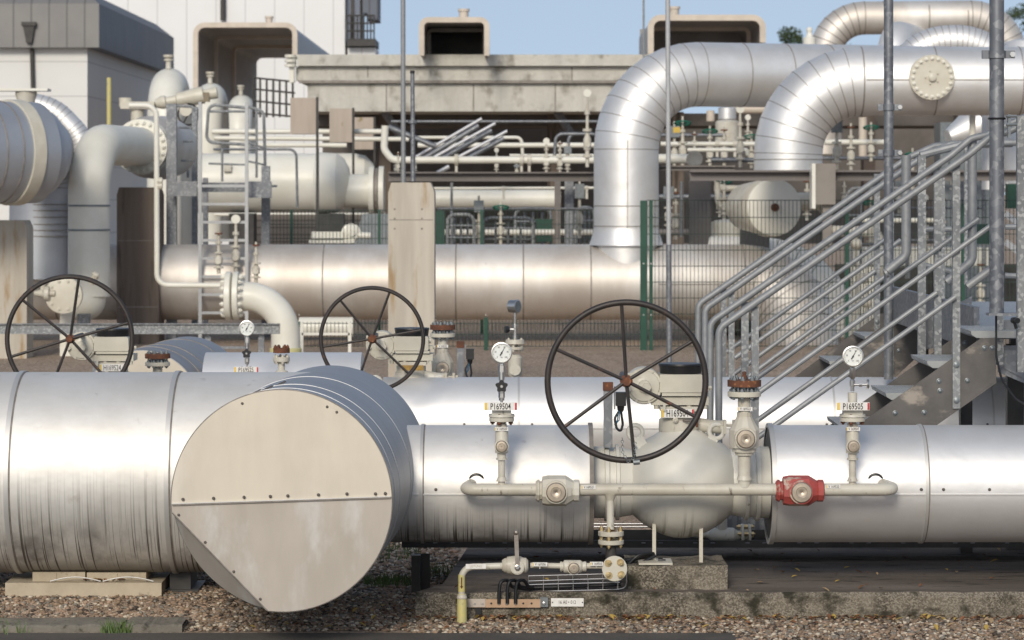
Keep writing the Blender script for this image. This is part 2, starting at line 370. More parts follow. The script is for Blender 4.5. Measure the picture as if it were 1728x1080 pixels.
# pebbles: one sheet of loose stones
def bank(x,y):
    f=max(0,min(1,(y-13.72)/.30)); g=max(0,min(1,(-.95-x)/.5)); f=f*f*(3-2*f); g=g*g*(3-2*g); return .082*f*g
g=MB(); nx,ny=40,16; gx=[-9+i*.15*(8.4/6.0) for i in range(nx)]; gx=[-9,-6,-5]+[-4.4+i*.1 for i in range(39)]; gy=[13.70+j*.04 for j in range(10)]+[14.3,15,17,22]
vv=[(x,y,bank(x,y)*(1 if y<17 else 0 if y>20 else .4)+.004) for y in gy for x in gx]
W_=len(gx); g.add(vv,[(j*W_+i,j*W_+i+1,(j+1)*W_+i+1,(j+1)*W_+i) for j in range(len(gy)-1) for i in range(W_-1)])
o=g.build('gravel_bank',M_GRAVEL,origin=(0,0,0)); o['kind']='structure'
def pebbles(name,regions,mats,seed,label=None,zf=lambda x,y:bank(x,y)+.002):
    rs=np.random.RandomState(seed)
    ico=[(0,0,1),(.894,0,.447),(.276,.851,.447),(-.724,.526,.447),(-.724,-.526,.447),(.276,-.851,.447),(.724,.526,-.447),(-.276,.851,-.447),(-.894,0,-.447),(-.276,-.851,-.447),(.724,-.526,-.447),(0,0,-1)]
    icf=[(0,1,2),(0,2,3),(0,3,4),(0,4,5),(0,5,1),(1,6,2),(2,7,3),(3,8,4),(4,9,5),(5,10,1),(2,6,7),(3,7,8),(4,8,9),(5,9,10),(1,10,6),(6,11,7),(7,11,8),(8,11,9),(9,11,10),(10,11,6)]
    ico=np.array(ico); icf=np.array(icf); VS=[];FS=[];MI=[];k=0
    for (x0,x1,y0,y1,cnt,smin,smax) in regions:
        for _ in range(cnt):
            x=rs.uniform(x0,x1); y=rs.uniform(y0,y1); s=rs.uniform(smin,smax)
            sc=np.array([rs.uniform(.8,1.4),rs.uniform(.8,1.4),rs.uniform(.5,.8)])*s
            a=rs.uniform(0,6.28); b=rs.uniform(-.5,.5); ca,sa,cb,sb=math.cos(a),math.sin(a),math.cos(b),math.sin(b)
            Rm=np.array([[ca,-sa,0],[sa,ca,0],[0,0,1]])@np.array([[1,0,0],[0,cb,-sb],[0,sb,cb]])
            p=(ico*(1+rs.uniform(-.18,.18,(12,1)))*sc)@Rm.T
            VS.append(p+np.array([x,y,zf(x,y)+sc[2]*rs.uniform(.2,.9)])); FS.append(icf+12*k); MI.append(np.full(20,rs.choice(len(mats),p=PB))); k+=1
    VS=np.concatenate(VS); FS=np.concatenate(FS); MI=np.concatenate(MI)
    me=bpy.data.meshes.new(name); me.vertices.add(len(VS)); me.vertices.foreach_set('co',VS.ravel())
    me.loops.add(FS.size); me.loops.foreach_set('vertex_index',FS.ravel()); me.polygons.add(len(FS))
    me.polygons.foreach_set('loop_start',np.arange(0,FS.size,3)); me.polygons.foreach_set('loop_total',np.full(len(FS),3))
    for q in mats: me.materials.append(q)
    me.polygons.foreach_set('material_index',MI); me.polygons.foreach_set('use_smooth',np.ones(len(FS),bool)); me.update(calc_edges=True)
    ob=bpy.data.objects.new(name,me); COL.objects.link(ob); return ob
PM=[mat('pebble_brown',(.27,.19,.125),(.19,.135,.09),rough=.8,nscale=9),mat('pebble_pale',(.60,.53,.42),(.46,.39,.30),rough=.8,nscale=9),mat('pebble_grey',(.24,.215,.18),(.16,.14,.115),rough=.8,nscale=9),mat('pebble_pink',(.38,.265,.185),(.29,.20,.14),rough=.8,nscale=9),mat('pebble_dark',(.06,.045,.035),rough=.8)]
PB=[.30,.15,.20,.20,.15]
o=pebbles('gravel_pebbles',[(-3.2,-.4,13.5,14.9,16000,.005,.0125),(-.46,3.0,13.42,13.86,7500,.005,.0125),(1.0,2.9,12.95,13.45,3500,.005,.0125),(-3.4,-.3,14.9,17,6000,.008,.017)],PM,3)
tag(o,'loose brown and cream gravel spread round the concrete pad','gravel',kind='stuff')
# dead leaves and grass
def leaves(regions,mats,seed):
    rs=random.Random(seed); m=MB()
    for (x0,x1,y0,y1,z,cnt) in regions:
        for _ in range(cnt):
            x=rs.uniform(x0,x1);y=rs.uniform(y0,y1);s=rs.uniform(.008,.022);a=rs.uniform(0,6.3);t=rs.uniform(-.6,.6)
            pts=[]
            for u,w in ((-1,0),(-.4,.45),(.3,.5),(1,0),(.3,-.5),(-.4,-.45)):
                px=u*s; py=w*s; pts.append((x+px*math.cos(a)-py*math.sin(a),y+px*math.sin(a)+py*math.cos(a),z+.006+abs(w)*s*.5+px*t))
            m.mat(rs.choice(range(len(mats)))).add(pts,[(0,1,2,3),(0,3,4,5)])
    return m
LM=[mat('leaf_orange',(.24,.10,.04),rough=.7),mat('leaf_brown',(.12,.06,.03),rough=.8),mat('leaf_rust',(.17,.075,.035),rough=.8),mat('leaf_yellow',(.42,.29,.07),rough=.7),mat('leaf_tan',(.34,.24,.13),rough=.8)]
m=leaves([(-.45,3,13.74,13.86,.016,420),(-.45,3,13.44,13.75,.012,90),(-1.2,-.4,13.5,14.4,.012,90),(-.35,3,13.9,15.6,.13,110),(-2.05,-1.85,14.06,14.09,.155,16)],LM,5)
single(m,'dead_leaves',LM,'dead orange and brown leaves scattered on gravel and concrete','leaves')['kind']='stuff'
M_GRASS=mat('grass_blades',(.06,.11,.02),(.10,.15,.04),rough=.6,nscale=30)
def grass(spots,seed,h=.07):
    rs=random.Random(seed); m=MB()
    for cx,cy,z,rr,cnt in spots:
        for _ in range(cnt):
            a=rs.uniform(0,6.3); q=rs.random()**.5*rr; x=cx+q*math.cos(a); y=cy+q*math.sin(a); hh=h*rs.uniform(.4,1); dx=rs.uniform(-.5,.5)*hh; dy=rs.uniform(-.4,.4)*hh; w=.0022
            m.add([(x-w,y,z),(x+w,y,z),(x+w*.7+dx*.4,y+dy*.4,z+hh*.6),(x-w*.7+dx*.4,y+dy*.4,z+hh*.6),(x+dx,y+dy,z+hh)],[(0,1,2,3),(3,2,4)])
    return m
m=grass([(-1.80,13.46,.0,.07,130),(-2.3,13.47,0,.12,40),(-.62,15.1,0,.14,260),(-.35,15.5,0,.2,160),(-3.0,15.6,0,.5,700),(-1.0,16.3,0,.5,400),(-2.95,13.48,0,.05,30),(-1.6,15.8,0,.3,300)],9)
single(m,'grass_tufts',M_GRASS,'small green grass tufts by the kerb and under the pipes','grass')['kind']='stuff'

# ================================================================ clad pipes of the front row
def ring(m,x,y,z,r,w=.018,h=.005,d=(1,0,0),n=96):
    m.lathe((x,y,z),d,[(-w/2,r-.01),(-w/2,r+h),(w/2,r+h),(w/2,r-.01)],n,cap=False)
def lapseam(m,x0,x1,y,z,r,ang,scr=.25,side=-1,off=.0,scm=2,stm=1):
    """longitudinal lap strip on the camera side at angle ang below horizontal, with screws"""
    yy=y-(r+.002)*math.cos(ang); zz=z-(r+.002)*math.sin(ang)
    m.mat(stm); m.box(x0,x1,yy-.004,yy+.01,zz-.003,zz+.004)
    m.mat(scm)
    a2=ang-.045/r*.55; n=max(1,int((x1-x0)/scr))
    for i in range(n):
        xx=x0+.06+(x1-x0-.08)*i/max(1,n-1) if n>1 else (x0+x1)/2
        p=V((xx,y-(r-.002)*math.cos(a2),z-(r-.002)*math.sin(a2))); m.lathe(p,(0,-math.cos(a2),-math.sin(a2)),[(0,.0075),(.006,.0075),(.009,.004)],8)
# wide pipe at the left
YA=14.25; ZA=.657; RA=.479
t=thing('clad_pipe','very wide dull aluminium clad pipe with black drip streaks, running off the left edge','pipe',(-2.0,YA,ZA-RA))
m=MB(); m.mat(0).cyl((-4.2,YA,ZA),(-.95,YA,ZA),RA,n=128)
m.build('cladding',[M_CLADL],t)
for px in (0,270):
    m=MB(); x=(px+12-864)/362; ring(m.mat(0),x,YA,ZA,RA,.022,.007); ring(m.mat(1),x+.014,YA,ZA,RA,.008,.004)
    m.build('joint_band',[M_EDGE,M_SEAM],t)
# saddle under the wide pipe and block
m=MB()
m.box(-2.40,-1.66,14.03,14.5,-.02,.152)
single(m,'concrete_footing',M_BLOCK,'long cream concrete footing block lying on gravel under the wide pipe','footing')
m=MB(); m.box(-2.28,-2.03,14.09,14.44,.152,.195); m.box(-2.022,-1.74,14.09,14.44,.152,.193)
for q in (-2.17,-1.88): m.box(q-.004,q+.004,14.086,14.09,.154,.19)
single(m,'support_plinth',M_BLOCK,'thin cream plinth between the footing block and the wide pipe','plinth')
m=MB()
for x0 in (-2.19,-1.94):
    pts=[(x0+.24*i/12,14.05,.1565+.020*max(0,math.sin(math.pi*(i)/12))) for i in range(13)]
    m.tube(pts,.0035,6)
single(m,'bent_strap',M_EDGE,'thin white wavy strip lying on the cream footing block','strip')
m=MB(); m.box(-1.64,-1.54,14.2,14.5,0,.19); m.box(-1.655,-1.5,14.18,14.52,.05,.10)
single(m,'steel_trestle',M_DARK,'dark steel support leg in shadow beside the cream footing block','support')

# blind ended header pointing at the camera
H0=V((-1.004,12.90,.658)); H1=V((-.905,14.80,.657)); hd=(H1-H0).normalized(); RH=.482
t=thing('blind_ended_header','huge aluminium clad pipe end pointing at the camera with a flat round cap','pipe',(H0.x,H0.y+.8,.17))
right=V((hd.y,-hd.x,0)); up=V((0,0,1))
def hp(ang,r,d): return H0+hd*d+(right*math.cos(ang)+up*math.sin(ang))*r
A0,A1=R(186.5),R(262.5)
arc=[A1+(2*math.pi+A0-A1)*i/110 for i in range(111)]
outer=[hp(a,RH,0) for a in arc]
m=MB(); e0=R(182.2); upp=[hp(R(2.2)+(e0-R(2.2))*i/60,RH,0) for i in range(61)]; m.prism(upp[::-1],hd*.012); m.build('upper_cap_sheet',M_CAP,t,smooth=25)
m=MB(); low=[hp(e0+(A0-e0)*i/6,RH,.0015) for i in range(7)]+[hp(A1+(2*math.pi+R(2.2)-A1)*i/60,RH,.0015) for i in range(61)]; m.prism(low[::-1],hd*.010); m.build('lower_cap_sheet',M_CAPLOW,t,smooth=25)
m=MB()
# seam across the cap, tilted, with the upper sheet lapping over the lower
sa=R(2.9)
p0=hp(R(182.2),RH-.003,-.004); p1=hp(R(2.2),RH-.003,-.004)
m.mat(1).bar(p0+V((0,0,-.0015)),p1+V((0,0,-.0015)),.008,.006); m.mat(2).bar(p0+V((0,-.002,.004)),p1+V((0,-.002,.004)),.008,.004)
m.mat(3)
for f in (.05,.19,.33,.45,.53,.67,.80,.93,.975):
    p=p0.lerp(p1,f)+V((0,-.002,.022 if f<.9 else .018)); m.lathe(p,-hd,[(0,.007),(.004,.007),(.007,.003)],8)
for f in (.04,.32,.62,.9):
    p=outer[-1].lerp(outer[0],f)+V((.012,-.001,.008)); m.lathe(p,-hd,[(0,.006),(.004,.006),(.006,.003)],8)
for a in (64,112,58): p=hp(R(a),RH-.025,0); m.lathe(p,-hd,[(0,.006),(.004,.006),(.006,.003)],8)
m.build('cap_seam',[M_CAP,M_SEAM,M_EDGE,M_SCREW],t,smooth=25)
# dark lip round the cap
m=MB(); m.tube([hp(a,RH+.001,.006) for a in arc],.0042,6); m.tube([outer[-1],outer[0]],.0035,6)
m.build('cap_rim',M_SEAM,t)
# outer shell over the remaining arc, cut back behind the missing corner
m=MB(); L=(H1-H0).length; ar2=[i*2*math.pi/128 for i in range(128)]
rings=[]
def cutd(a):
    a%=2*math.pi
    if A0<a<A1:
        u=(a-A0)/(A1-A0); return .02+.09*math.sin(math.pi*u)**.8
    return .014
vs=[]; 
for dd in (0,1):
    for a in ar2: vs.append(hp(a,RH-.002,cutd(a) if dd==0 else L))
m.mat(0).add(vs,[(k,(k+1)%128,(k+1)%128+128,k+128)[::-1] for k in range(128)])
# folded sheet closing the corner
fl=[a for a in ar2 if A0<a<A1]
cl=[hp(A0,RH-.003,.013)]+[hp(a,RH-.003,cutd(a)+.0) for a in fl]+[hp(A1,RH-.003,.013)]
ch=[outer[-1].lerp(outer[0],i/(len(cl)-1))+hd*.013 for i in range(len(cl))]
m.mat(1); n0=len(cl); m.add(cl+ch,[(i,i+1,i+1+n0,i+n0) for i in range(n0-1)])
m.build('shell',[M_SIDE,M_CAPLOW],t,smooth=40)
m=MB()
for d in (.16,.42,.98): 
    m.mat(2); o=H0+hd*d; m.lathe(o,hd,[(-.006,RH-.01),(-.003,RH+.0006),(.003,RH+.0006),(.006,RH-.01)],110,cap=False)
for d0,a0 in ((.02,R(105)),(.16,R(101)),(.42,R(98))):
    m.mat(1)
    for k in range(5): m.lathe(hp(a0-.0,RH-.002,d0+.03+k*.045),(right*math.cos(a0)+up*math.sin(a0)),[(0,.007),(.004,.007),(.007,.003)],6)
    m.mat(0).bar(hp(a0+.04,RH+.001,d0),hp(a0+.04,RH+.001,d0+.24),.003,.003)
m.build('shell_seams',[M_EDGE,M_SCREW,M_SIDE],t,smooth=40)

# narrow pipe pieces left and right of the big valve
YB=14.29; ZB=.597; RB=.281
def narrow(x0,x1,label,cut,bands,segs,t=None):
    t=thing('clad_pipe',label,'pipe',((x0+x1)/2,YB,ZB-RB))
    m=MB(); m.cyl((x0,YB,ZB),(x1,YB,ZB),RB,n=110); 
    m.build('cladding',[cut],t)
    m=MB()
    for a,b in segs: lapseam(m,a,b,YB,ZB,RB,.09,scr=.20,stm=1,scm=2)
    m.build('lap_seam',[M_SEAM,M_EDGE,M_SCREW],t)
    for x in bands:
        m=MB(); ring(m.mat(0),x,YB,ZB,RB,.014,.006); ring(m.mat(1),x+.010,YB,ZB,RB,.006,.003); m.build('joint_band',[M_EDGE,M_SEAM],t)
    return t
t=narrow(-.62,.385,'narrow clad pipe with moss stained belly between the round cap and the big valve',M_CLADS,(-.43,),((-.56,-.44),(-.42,.37)))
m=MB(); ring(m.mat(0),.378,YB,ZB,RB,.02,.012); m.mat(1).cyl((.3851,YB,ZB),(.387,YB,ZB),RB-.02,n=80); m.build('end_collar',[M_SEAM,M_DARK],t)
t=narrow(1.24,3.9,'narrow clad pipe with clean bright top, running off the right edge',M_CLADC,(1.965,),((1.26,1.955),(1.98,3.8)))
m=MB(); ring(m.mat(0),1.243,YB,ZB,RB,.022,.010); m.mat(1).cyl((1.236,YB,ZB),(1.2385,YB,ZB),RB-.02,n=80); m.build('end_collar',[M_EDGE,M_DARK],t)
# dark ring where the take-off elbow enters the clad pipe
# ================================================================ big ball valve
XV=.817
def H(px,py,s=350): return P(px,py,s)
def star_hub(): pass
VR=thing('ball_valve','big beige ball valve with black dial box, standing on two thin legs','valve',(XV,YB,ZB-.262))
m=MB()
for sg in (-1,1):
    m.lathe((XV,YB,ZB+.006),(sg,0,0),[(.20,.150),(.300,.168),(.302,.182),(.318,.182),(.320,.168),(.350,.168),(.352,.186),(.372,.186),(.374,.172),(.43,.172)],72)
m.lathe((XV,YB,ZB),(0,0,1),[(-.262,0),(-.258,.045),(-.245,.09),(-.222,.14),(-.19,.19),(-.15,.235),(-.10,.268),(-.04,.287),(.02,.290),(.08,.280),(.13,.258),(.165,.232),(.19,.205),(.212,.17),(.232,.135),(.25,.108),(.262,.098)],80)
m.lathe((XV,YB,ZB+.0),(0,0,1),[(.004,.286),(.005,.2925),(.010,.2925),(.011,.286)],80,cap=False)
m.build('valve_body',M_BODY,VR,smooth=30)
m=MB()   # neck with gland and nameplate bracket
m.lathe((XV-.01,YB,ZB+.25),(0,0,1),[(-.02,.112),(0,.098),(.01,.10),(.06,.098),(.065,.09),(.12,.09)],40)
m.box(XV-.105,XV+.085,YB-.10,YB+.10,ZB+.355,ZB+.378)
m.lathe((XV-.035,YB-.095,ZB+.315),(0,-1,0),[(0,.014),(.02,.014),(.022,.008),(.028,.008)],12)
m.tube([(XV+.05,YB-.02,ZB+.29),(XV+.17,YB-.03,ZB+.275),(XV+.2,YB-.03,ZB+.275)],.032,16)
m.build('neck',M_BEIGED,VR)
m=MB(); m.tube([(XV+.0,YB-.11,ZB+.315),(XV+.02,YB-.115,ZB+.309),(XV+.055,YB-.11,ZB+.313)],.005,6); m.mat(1).tube([(XV+.07,YB-.11,ZB+.36),(XV+.068,YB-.11,ZB+.28)],.006,6); m.build('bleed_plug',[M_SCREW,M_RUST],VR)
m=MB()   # gearbox flange, housing and body
m.box(XV-.148,XV+.125,YB-.10,YB+.10,ZB+.385,ZB+.425)
for i in range(4): m.lathe((XV-.125+.078*i,YB-.085,ZB+.384),(0,0,-1),[(0,.012),(.018,.012)],6)
m.box(XV-.10,XV+.105,YB-.12,YB+.08,ZB+.43,ZB+.445)
bx=[(XV-.11,ZB+.447),(XV+.095,ZB+.447),(XV+.10,ZB+.46),(XV+.097,ZB+.525),(XV+.088,ZB+.533),(XV-.11,ZB+.533)]
m.prism([V((x,YB-.125,z)) for x,z in bx],(0,.18,0))
m.box(XV+.098,XV+.125,YB-.10,YB-.02,ZB+.455,ZB+.475); m.lathe((XV+.097,YB-.07,ZB+.505),(1,0,0),[(0,.016),(.018,.016)],8); m.lathe((XV+.125,YB-.07,ZB+.465),(1,0,0),[(0,.012),(.015,.012)],6)
m.build('gearbox',M_BEIGE,VR)
m=MB()
hc=V((XV-.185,YB-.06,ZB+.478))
m.lathe(hc+V((0,.06,0)),(0,-1,0),[(0,.088),(.11,.088),(.118,.084),(.119,.074),(.128,.072),(.129,.045),(.135,.03),(.15,.028)],48)
for a in range(8): 
    an=a*math.pi/4+.3; m.lathe(hc+V((math.cos(an)*.079,-.055,math.sin(an)*.079)),(0,-1,0),[(0,.008),(.012,.008)],6)
m.prism([hc+V((x,-.07,z)) for x,z in ((-.02,-.02),(-.088,-.03),(-.095,.0),(-.092,.06),(-.03,.066),(0,.03))],(0,.05,0))
m.lathe(hc+V((-.078,-.075,.045)),(0,-1,0),[(0,.011),(.012,.011)],6); m.lathe(hc+V((-.072,-.075,-.012)),(0,-1,0),[(0,.011),(.012,.011)],6)
m.lathe(hc+V((.01,-.09,-.005)),(0,-1,0),[(0,.024),(.016,.022)],6)
m.build('gear_housing',M_BEIGE,VR)
m=MB(); m.lathe((XV-.005,YB-.02,ZB+.533),(0,0,1),[(0,.10),(.035,.104),(.04,.108),(.048,.105),(.049,.0)],40); m.build('position_indicator',[M_BLACK],VR)
m=MB(); m.box(XV-.095,XV-.083,YB-.13,YB-.126,ZB+.36,ZB+.392) # placeholder rim of plate bracket
m.build('plate_bracket',M_BEIGED,VR)
# lifting eyes
for xx,zz in ((XV-.225,.262),(XV+.165,.266)):
    m=MB(); m.torus((xx,YB-.06,ZB+zz-.01),(0,1,0),.034,.011,28,10); m.bar((xx+(.015 if xx<XV else -.015),YB-.06,ZB+zz-.04),(xx+(.06 if xx<XV else -.06),YB-.06,ZB+zz-.12),.03,.05); m.build('lifting_eye',M_BODY,VR)
m=MB(); bb=V((XV+.225,YB-.06,ZB+.285))
for dx in (-.028,.018): m.box(bb.x+dx,bb.x+dx+.014,bb.y-.03,bb.y+.03,bb.z-.04,bb.z+.025)
m.lathe(bb+V((-.05,0,.0)),(1,0,0),[(0,.012),(.02,.012),(.021,.007),(.085,.007),(.086,.012),(.1,.012)],6)
m.build('shackle',M_BEIGED,VR)
# feet
for px in (1103,1182):
    m=MB(); x=(px-864)/353; m.box(x-.007,x+.004,14.14,14.17,.235,.42); m.box(x+.004,x+.01,14.14,14.16,.235,.42)
    for z in (.26,.30,.34,.39): m.lathe((x-.002,14.14,z),(0,-1,0),[(0,.003),(.003,.003)],6)
    m.build('leg',M_BEIGE,VR)
def plate(txt,c,w=.155,h=.038,name='tag_plate',par=None,ymark=True,bold=.0):
    m=MB(); x,y,z=c
    m.mat(0).box(x-w/2,x+w/2,y-.002,y+.002,z-h/2,z+h/2)
    m.mat(1).box(x-w/2+.001,x-w/2+w*.085,y-.0032,y-.001,z-h/2+.002,z+h/2-.002)
    m.mat(2).box(x+w/2-w*.065,x+w/2-.001,y-.0032,y-.001,z-h/2+.002,z+h/2-.002)
    m.mat(3).text(txt,(x-.001,y-.0035,z-h*.04),h*.80,xs=.66*min(1,w/h/4.08*1.0),depth=.0006,bold=bold)
    return m.build(name,[M_WHITE,M_YELM,M_REDM,M_INK],par,smooth=0)
plate('H169504',(XV-.025,YB-.112,ZB+.347),w=.158,h=.042,name='name_plate',par=VR,bold=.0003)
m=MB()   # handwheel
WC=V((.528,13.66,1.13)); RW=.364
m.torus(WC,(0,1,0),RW,.0145,96,12)
m.build('handwheel_rim',M_WHEEL,VR)
for px,py in ((1049,515),(1166,577),(1179,706),(1071,778),(953,720),(944,592)):
    e=V(((px-864)/366,WC.y,EYE+(HOR-py)/366)); d=(e-WC); e=WC+d.normalized()*RW
    m=MB(); m.tube([WC+V((0,.02,0)),WC+V((0,.02,0))+(e-WC)*.12,e],.0085,8); m.build('spoke',M_WHEEL,VR)
m=MB(); m.lathe(WC+V((0,.035,0)),(0,-1,0),[(0,.03),(.02,.03),(.022,.02),(.05,.02)],12); m.mat(1).cyl(WC+V((0,.03,0)),WC+V((0,.50,0)),.016,n=12); m.build('hub',[M_RUST,M_WHEEL],VR)
# chain on the front wheel
m=MB()
def chain(m,pts,r=.006,w=.0016):
    for i in range(len(pts)-1):
        a,b=V(pts[i]),V(pts[i+1]); n=max(2,int((b-a).length/(r*1.9)))
        for k in range(n):
            c=a.lerp(b,(k+.5)/n); m.torus(c,(0,1,0) if k%2 else (1,0,.2),r,w,8,5)
chain(m,[(WC.x-.02,WC.y-.0,WC.z-.26),(WC.x-.018,WC.y-.02,WC.z-.33),(WC.x+.01,WC.y-.025,WC.z-.372),(WC.x+.035,WC.y-.02,WC.z-.35),(WC.x+.04,WC.y,WC.z-.28)])
m.lathe((WC.x+.03,WC.y-.03,WC.z-.372),(1,0,.1),[(0,.012),(.03,.012)],8)
CH=single(m,'padlock_chain',M_GREYC,'short steel chain with padlock hanging from the lowest rim of the large front handwheel','chain')

# ================================================================ header pipe with small valves
SH=361.0; YH=FPX/SH; ZH=.612
def xh(px): return (px-864)/SH
def zh(py): return EYE+(HOR-py)/SH
def capdisc(m,c,r,h=.03,d=(0,-1,0)):
    m.lathe(c,d,[(0,r),(h-.004,r),(h,r-.004),(h+.0005,r*.55),(h-.001,r*.5),(h-.001,r*.12),(h-.004,.0)],28)
def valve_x(par,px0,px1,pyc,r,mt,capr,name='ball_valve',capx=None,label=None,capm=None,n=10):
    x0,x1=xh(px0),xh(px1); c=V(((x0+x1)/2,YH,zh(pyc))); L=x1-x0
    m=MB(); m.lathe((x0,YH,c.z),(1,0,0),[(0,r*.60),(.01,r*.72),(L*.08,r*.72),(L*.09,r*.62),(L*.14,r*.62),(L*.15,r*.92),(L*.28,r),(L*.68,r),(L*.86,r*.66),(L*.87,r*.72),(L-.004,r*.72),(L,r*.6)],n,ph=.31)
    ob=m.build(name,mt,par,label,smooth=25)
    m=MB(); cx=xh(capx) if capx else c.x; m.mat(1).lathe((cx,YH-r*.8,c.z),(0,-1,0),[(0,capr*1.16),(r*.25,capr*1.16),(r*.26,capr*1.04)],28); m.mat(0); capdisc(m,V((cx,YH-r*.95,c.z)),capr,.02)
    m.build('end_cap',[capm or M_BRASS,mt],ob); return ob
t=thing('header_pipe','long thin beige pipe crossing before the big valve, with one red valve','pipe',(.8,YH,ZH-.05))
y2=YB-.12
for pts in ([(-.165,y2,ZH+.012),(-.225,YH,ZH),(xh(905),YH,ZH)],[(xh(975),YH,ZH),(xh(1312),YH,ZH)],[(xh(1388),YH,ZH),(xh(1513),YH,ZH),(1.715,y2,ZH+.012)]):
    m=MB(); m.tube(pts,.028,18,fil=.05,seg=8); m.build('pipe_run',M_BEIGED,t)
m=MB(); m.tube([(xh(1030),YH,ZH),(xh(1030),YH,zh(893))],.0175,16); m.lathe((xh(1030),YH,ZH-.02),(0,0,-1),[(0,.03),(.02,.022),(.03,.018)],16)
m.build('down_pipe',M_BEIGED,t)
for x in (-.168,1.72):
    m=MB(); m.torus((x,YB-RB+.012,ZH+.02),(0,1,.15),.036,.006,24,8); m.build('grommet',M_BLACK,t)
vb=valve_x(t,904,978,828,.072,M_BEIGED,.046,capx=938)
vr=valve_x(t,1309,1390,828,.072,M_RED,.048,capx=1350,label='chipped red ball valve')
def smalltag(par,px,py,s=SH,txt='V 169521',w=.066,h=.018,post=True,y=None):
    m=MB(); c=P(px,py,s); yy=(y if y else c.y-.03); x,z=c.x,c.z
    m.mat(0).box(x-w/2,x+w/2,yy-.0015,yy+.0015,z-h/2,z+h/2)
    m.mat(1).box(x-w/2+.001,x-w/2+.005,yy-.0025,yy,z-h/2+.002,z+h/2-.002); m.mat(2).text(txt,(x+.002,yy-.003,z),h*.68,xs=.75,depth=.0004)
    if post: m.mat(3).cyl((x,yy+.003,z-h/2-.012),(x,yy+.003,z),.0025,n=6)
    m.build('tag_plate',[M_WHITE,M_YELM,M_INK,M_BEIGED],par,smooth=0)
smalltag(t,993,821,txt='V 169521'); smalltag(t,1405,820,txt='V 169520')
# twin flanges at the bottom of the tee, and the lower branch
def flange(m,c,d,r,th,nb,br=.010,bh=.014,both=True,n=32,bm=None,rb=.76):
    c=V(c); d=V(d).normalized(); m.lathe(c,d,[(0,r-.002),(.002,r),(th-.002,r),(th,r-.002)],n)
    k=m.cm
    if bm is not None: m.mat(bm)
    m.bolts(c+d*th,d,r*rb,nb,br,bh,ph=.26)
    if both: m.bolts(c,-d,r*rb,nb,br,bh,ph=-.26)
    m.mat(k)
m=MB(); cx=xh(1031)
flange(m,(cx,YH,zh(904)),(0,0,1),.060,.022,4,.011,.022,bm=1); flange(m,(cx,YH,zh(918)),(0,0,1),.060,.020,4,.010,.018,bm=1)
m.mat(2); m.cyl((cx,YH,zh(905)),(cx,YH,zh(896)),.03,n=16); 
m.build('flange_pair',[M_BEIGED,M_ZINC,M_RUST],t)
m=MB(); m.cyl((cx,YH,zh(918)),(cx,YH,zh(962)),.025,n=16); m.build('lower_stub',M_DARK,t)

SL=364.0; YL=FPX/SL
t=thing('drain_line','low thin beige drain line with round blank flange, bending down into the gravel','pipe',(.1,YL,0))
lx=lambda px:(px-864)/SL
lz=lambda py:EYE+(HOR-py)/SL
m=MB(); r=.0155
m.tube([(lx(779),YL,lz(1008)),(lx(779),YL,lz(957)),(lx(852),YL,lz(955))],r,16,fil=.055,seg=8)
m.build('pipe_run',M_BEIGED,t)
m=MB(); m.tube([(lx(895),YL,lz(954)),(lx(945),YL,lz(955))],r*.85,16); m.build('pipe_run',M_BEIGED,t)
m=MB(); m.tube([(lx(990),YL,lz(955)),(lx(1036),YL,lz(955))],r*.9,16); m.build('pipe_run',M_BEIGED,t)
m=MB(); m.lathe((lx(779.5),YL,-.03),(0,0,1),[(0,.0235),(lz(1012)+.03,.0225),(lz(1006)+.03,.0195),(lz(1002)+.03,.019)],20); m.mat(1).lathe((lx(779.5),YL,lz(1010)),(0,0,1),[(0,.024),(.006,.025),(.014,.021),(.02,.021)],18); m.build('riser_sleeve',[M_YEL,M_BEIGED],t)
m=MB(); m.lathe((lx(779),YL,lz(998)),(0,0,1),[(0,.0165),(.078,.0165)],18); m.mat(1)
z0=lz(990); xx=lx(779); yy=YL-.0172
m.box(xx-.003,xx+.003,yy-.001,yy+.003,z0,z0+.045); m.prism([V((xx-.007,yy-.001,z0+.004)),V((xx,yy-.001,z0-.008)),V((xx+.007,yy-.001,z0+.004))],(0,.003,0)); m.build('flow_marker',[M_YEL,M_RUST],t)
m=MB(); m.mat(0).box(lx(786),lx(820),YL-.0175,YL-.0155,lz(959),lz(951)); m.mat(1).text('LEITUNG',(lx(803),YL-.018,lz(955)),.011,xs=.9,depth=.0003); m.build('sticker',[M_WHITE,MATS['stained_pillar_concrete']],t,smooth=0)
m=MB(); xm=lx(873); m.lathe((lx(847),YL,lz(954)),(1,0,0),[(0,.024),(.012,.033),(.022,.035),(.024,.04),(.055,.044),(.085,.042),(.1,.036),(.112,.035),(.122,.024)],14)
vb=m.build('ball_valve',M_BEIGED,t)
m=MB(); m.mat(0).lathe((xm,YL-.03,lz(956)),(0,-1,0),[(0,.032),(.016,.032),(.018,.026),(.02,.026)],20); m.mat(1).lathe((xm,YL-.05,lz(955)),(0,-1,0),[(0,.014),(.012,.014),(.014,.009),(.02,.008)],6)
m.mat(2).bar((xm,YL-.055,lz(953)),(lx(871),YL-.06,lz(900)),.019,.007,up=V((0,1,0))); m.ball((lx(871),YL-.06,lz(896)),.0125,14,8)
m.build('lever',[M_BEIGED,M_STEEL,mat('worn_lever_metal',(.30,.26,.23),(.4,.36,.32),rough=.45,metal=.7,nscale=30)],vb)
m=MB(); m.lathe((lx(945),YL,lz(956)),(1,0,0),[(0,.022),(.008,.024),(.01,.021),(.014,.021),(.02,.03),(.095,.03),(.105,.022),(.115,.024),(.122,.022)],14); vb=m.build('ball_valve',M_BEIGED,t)
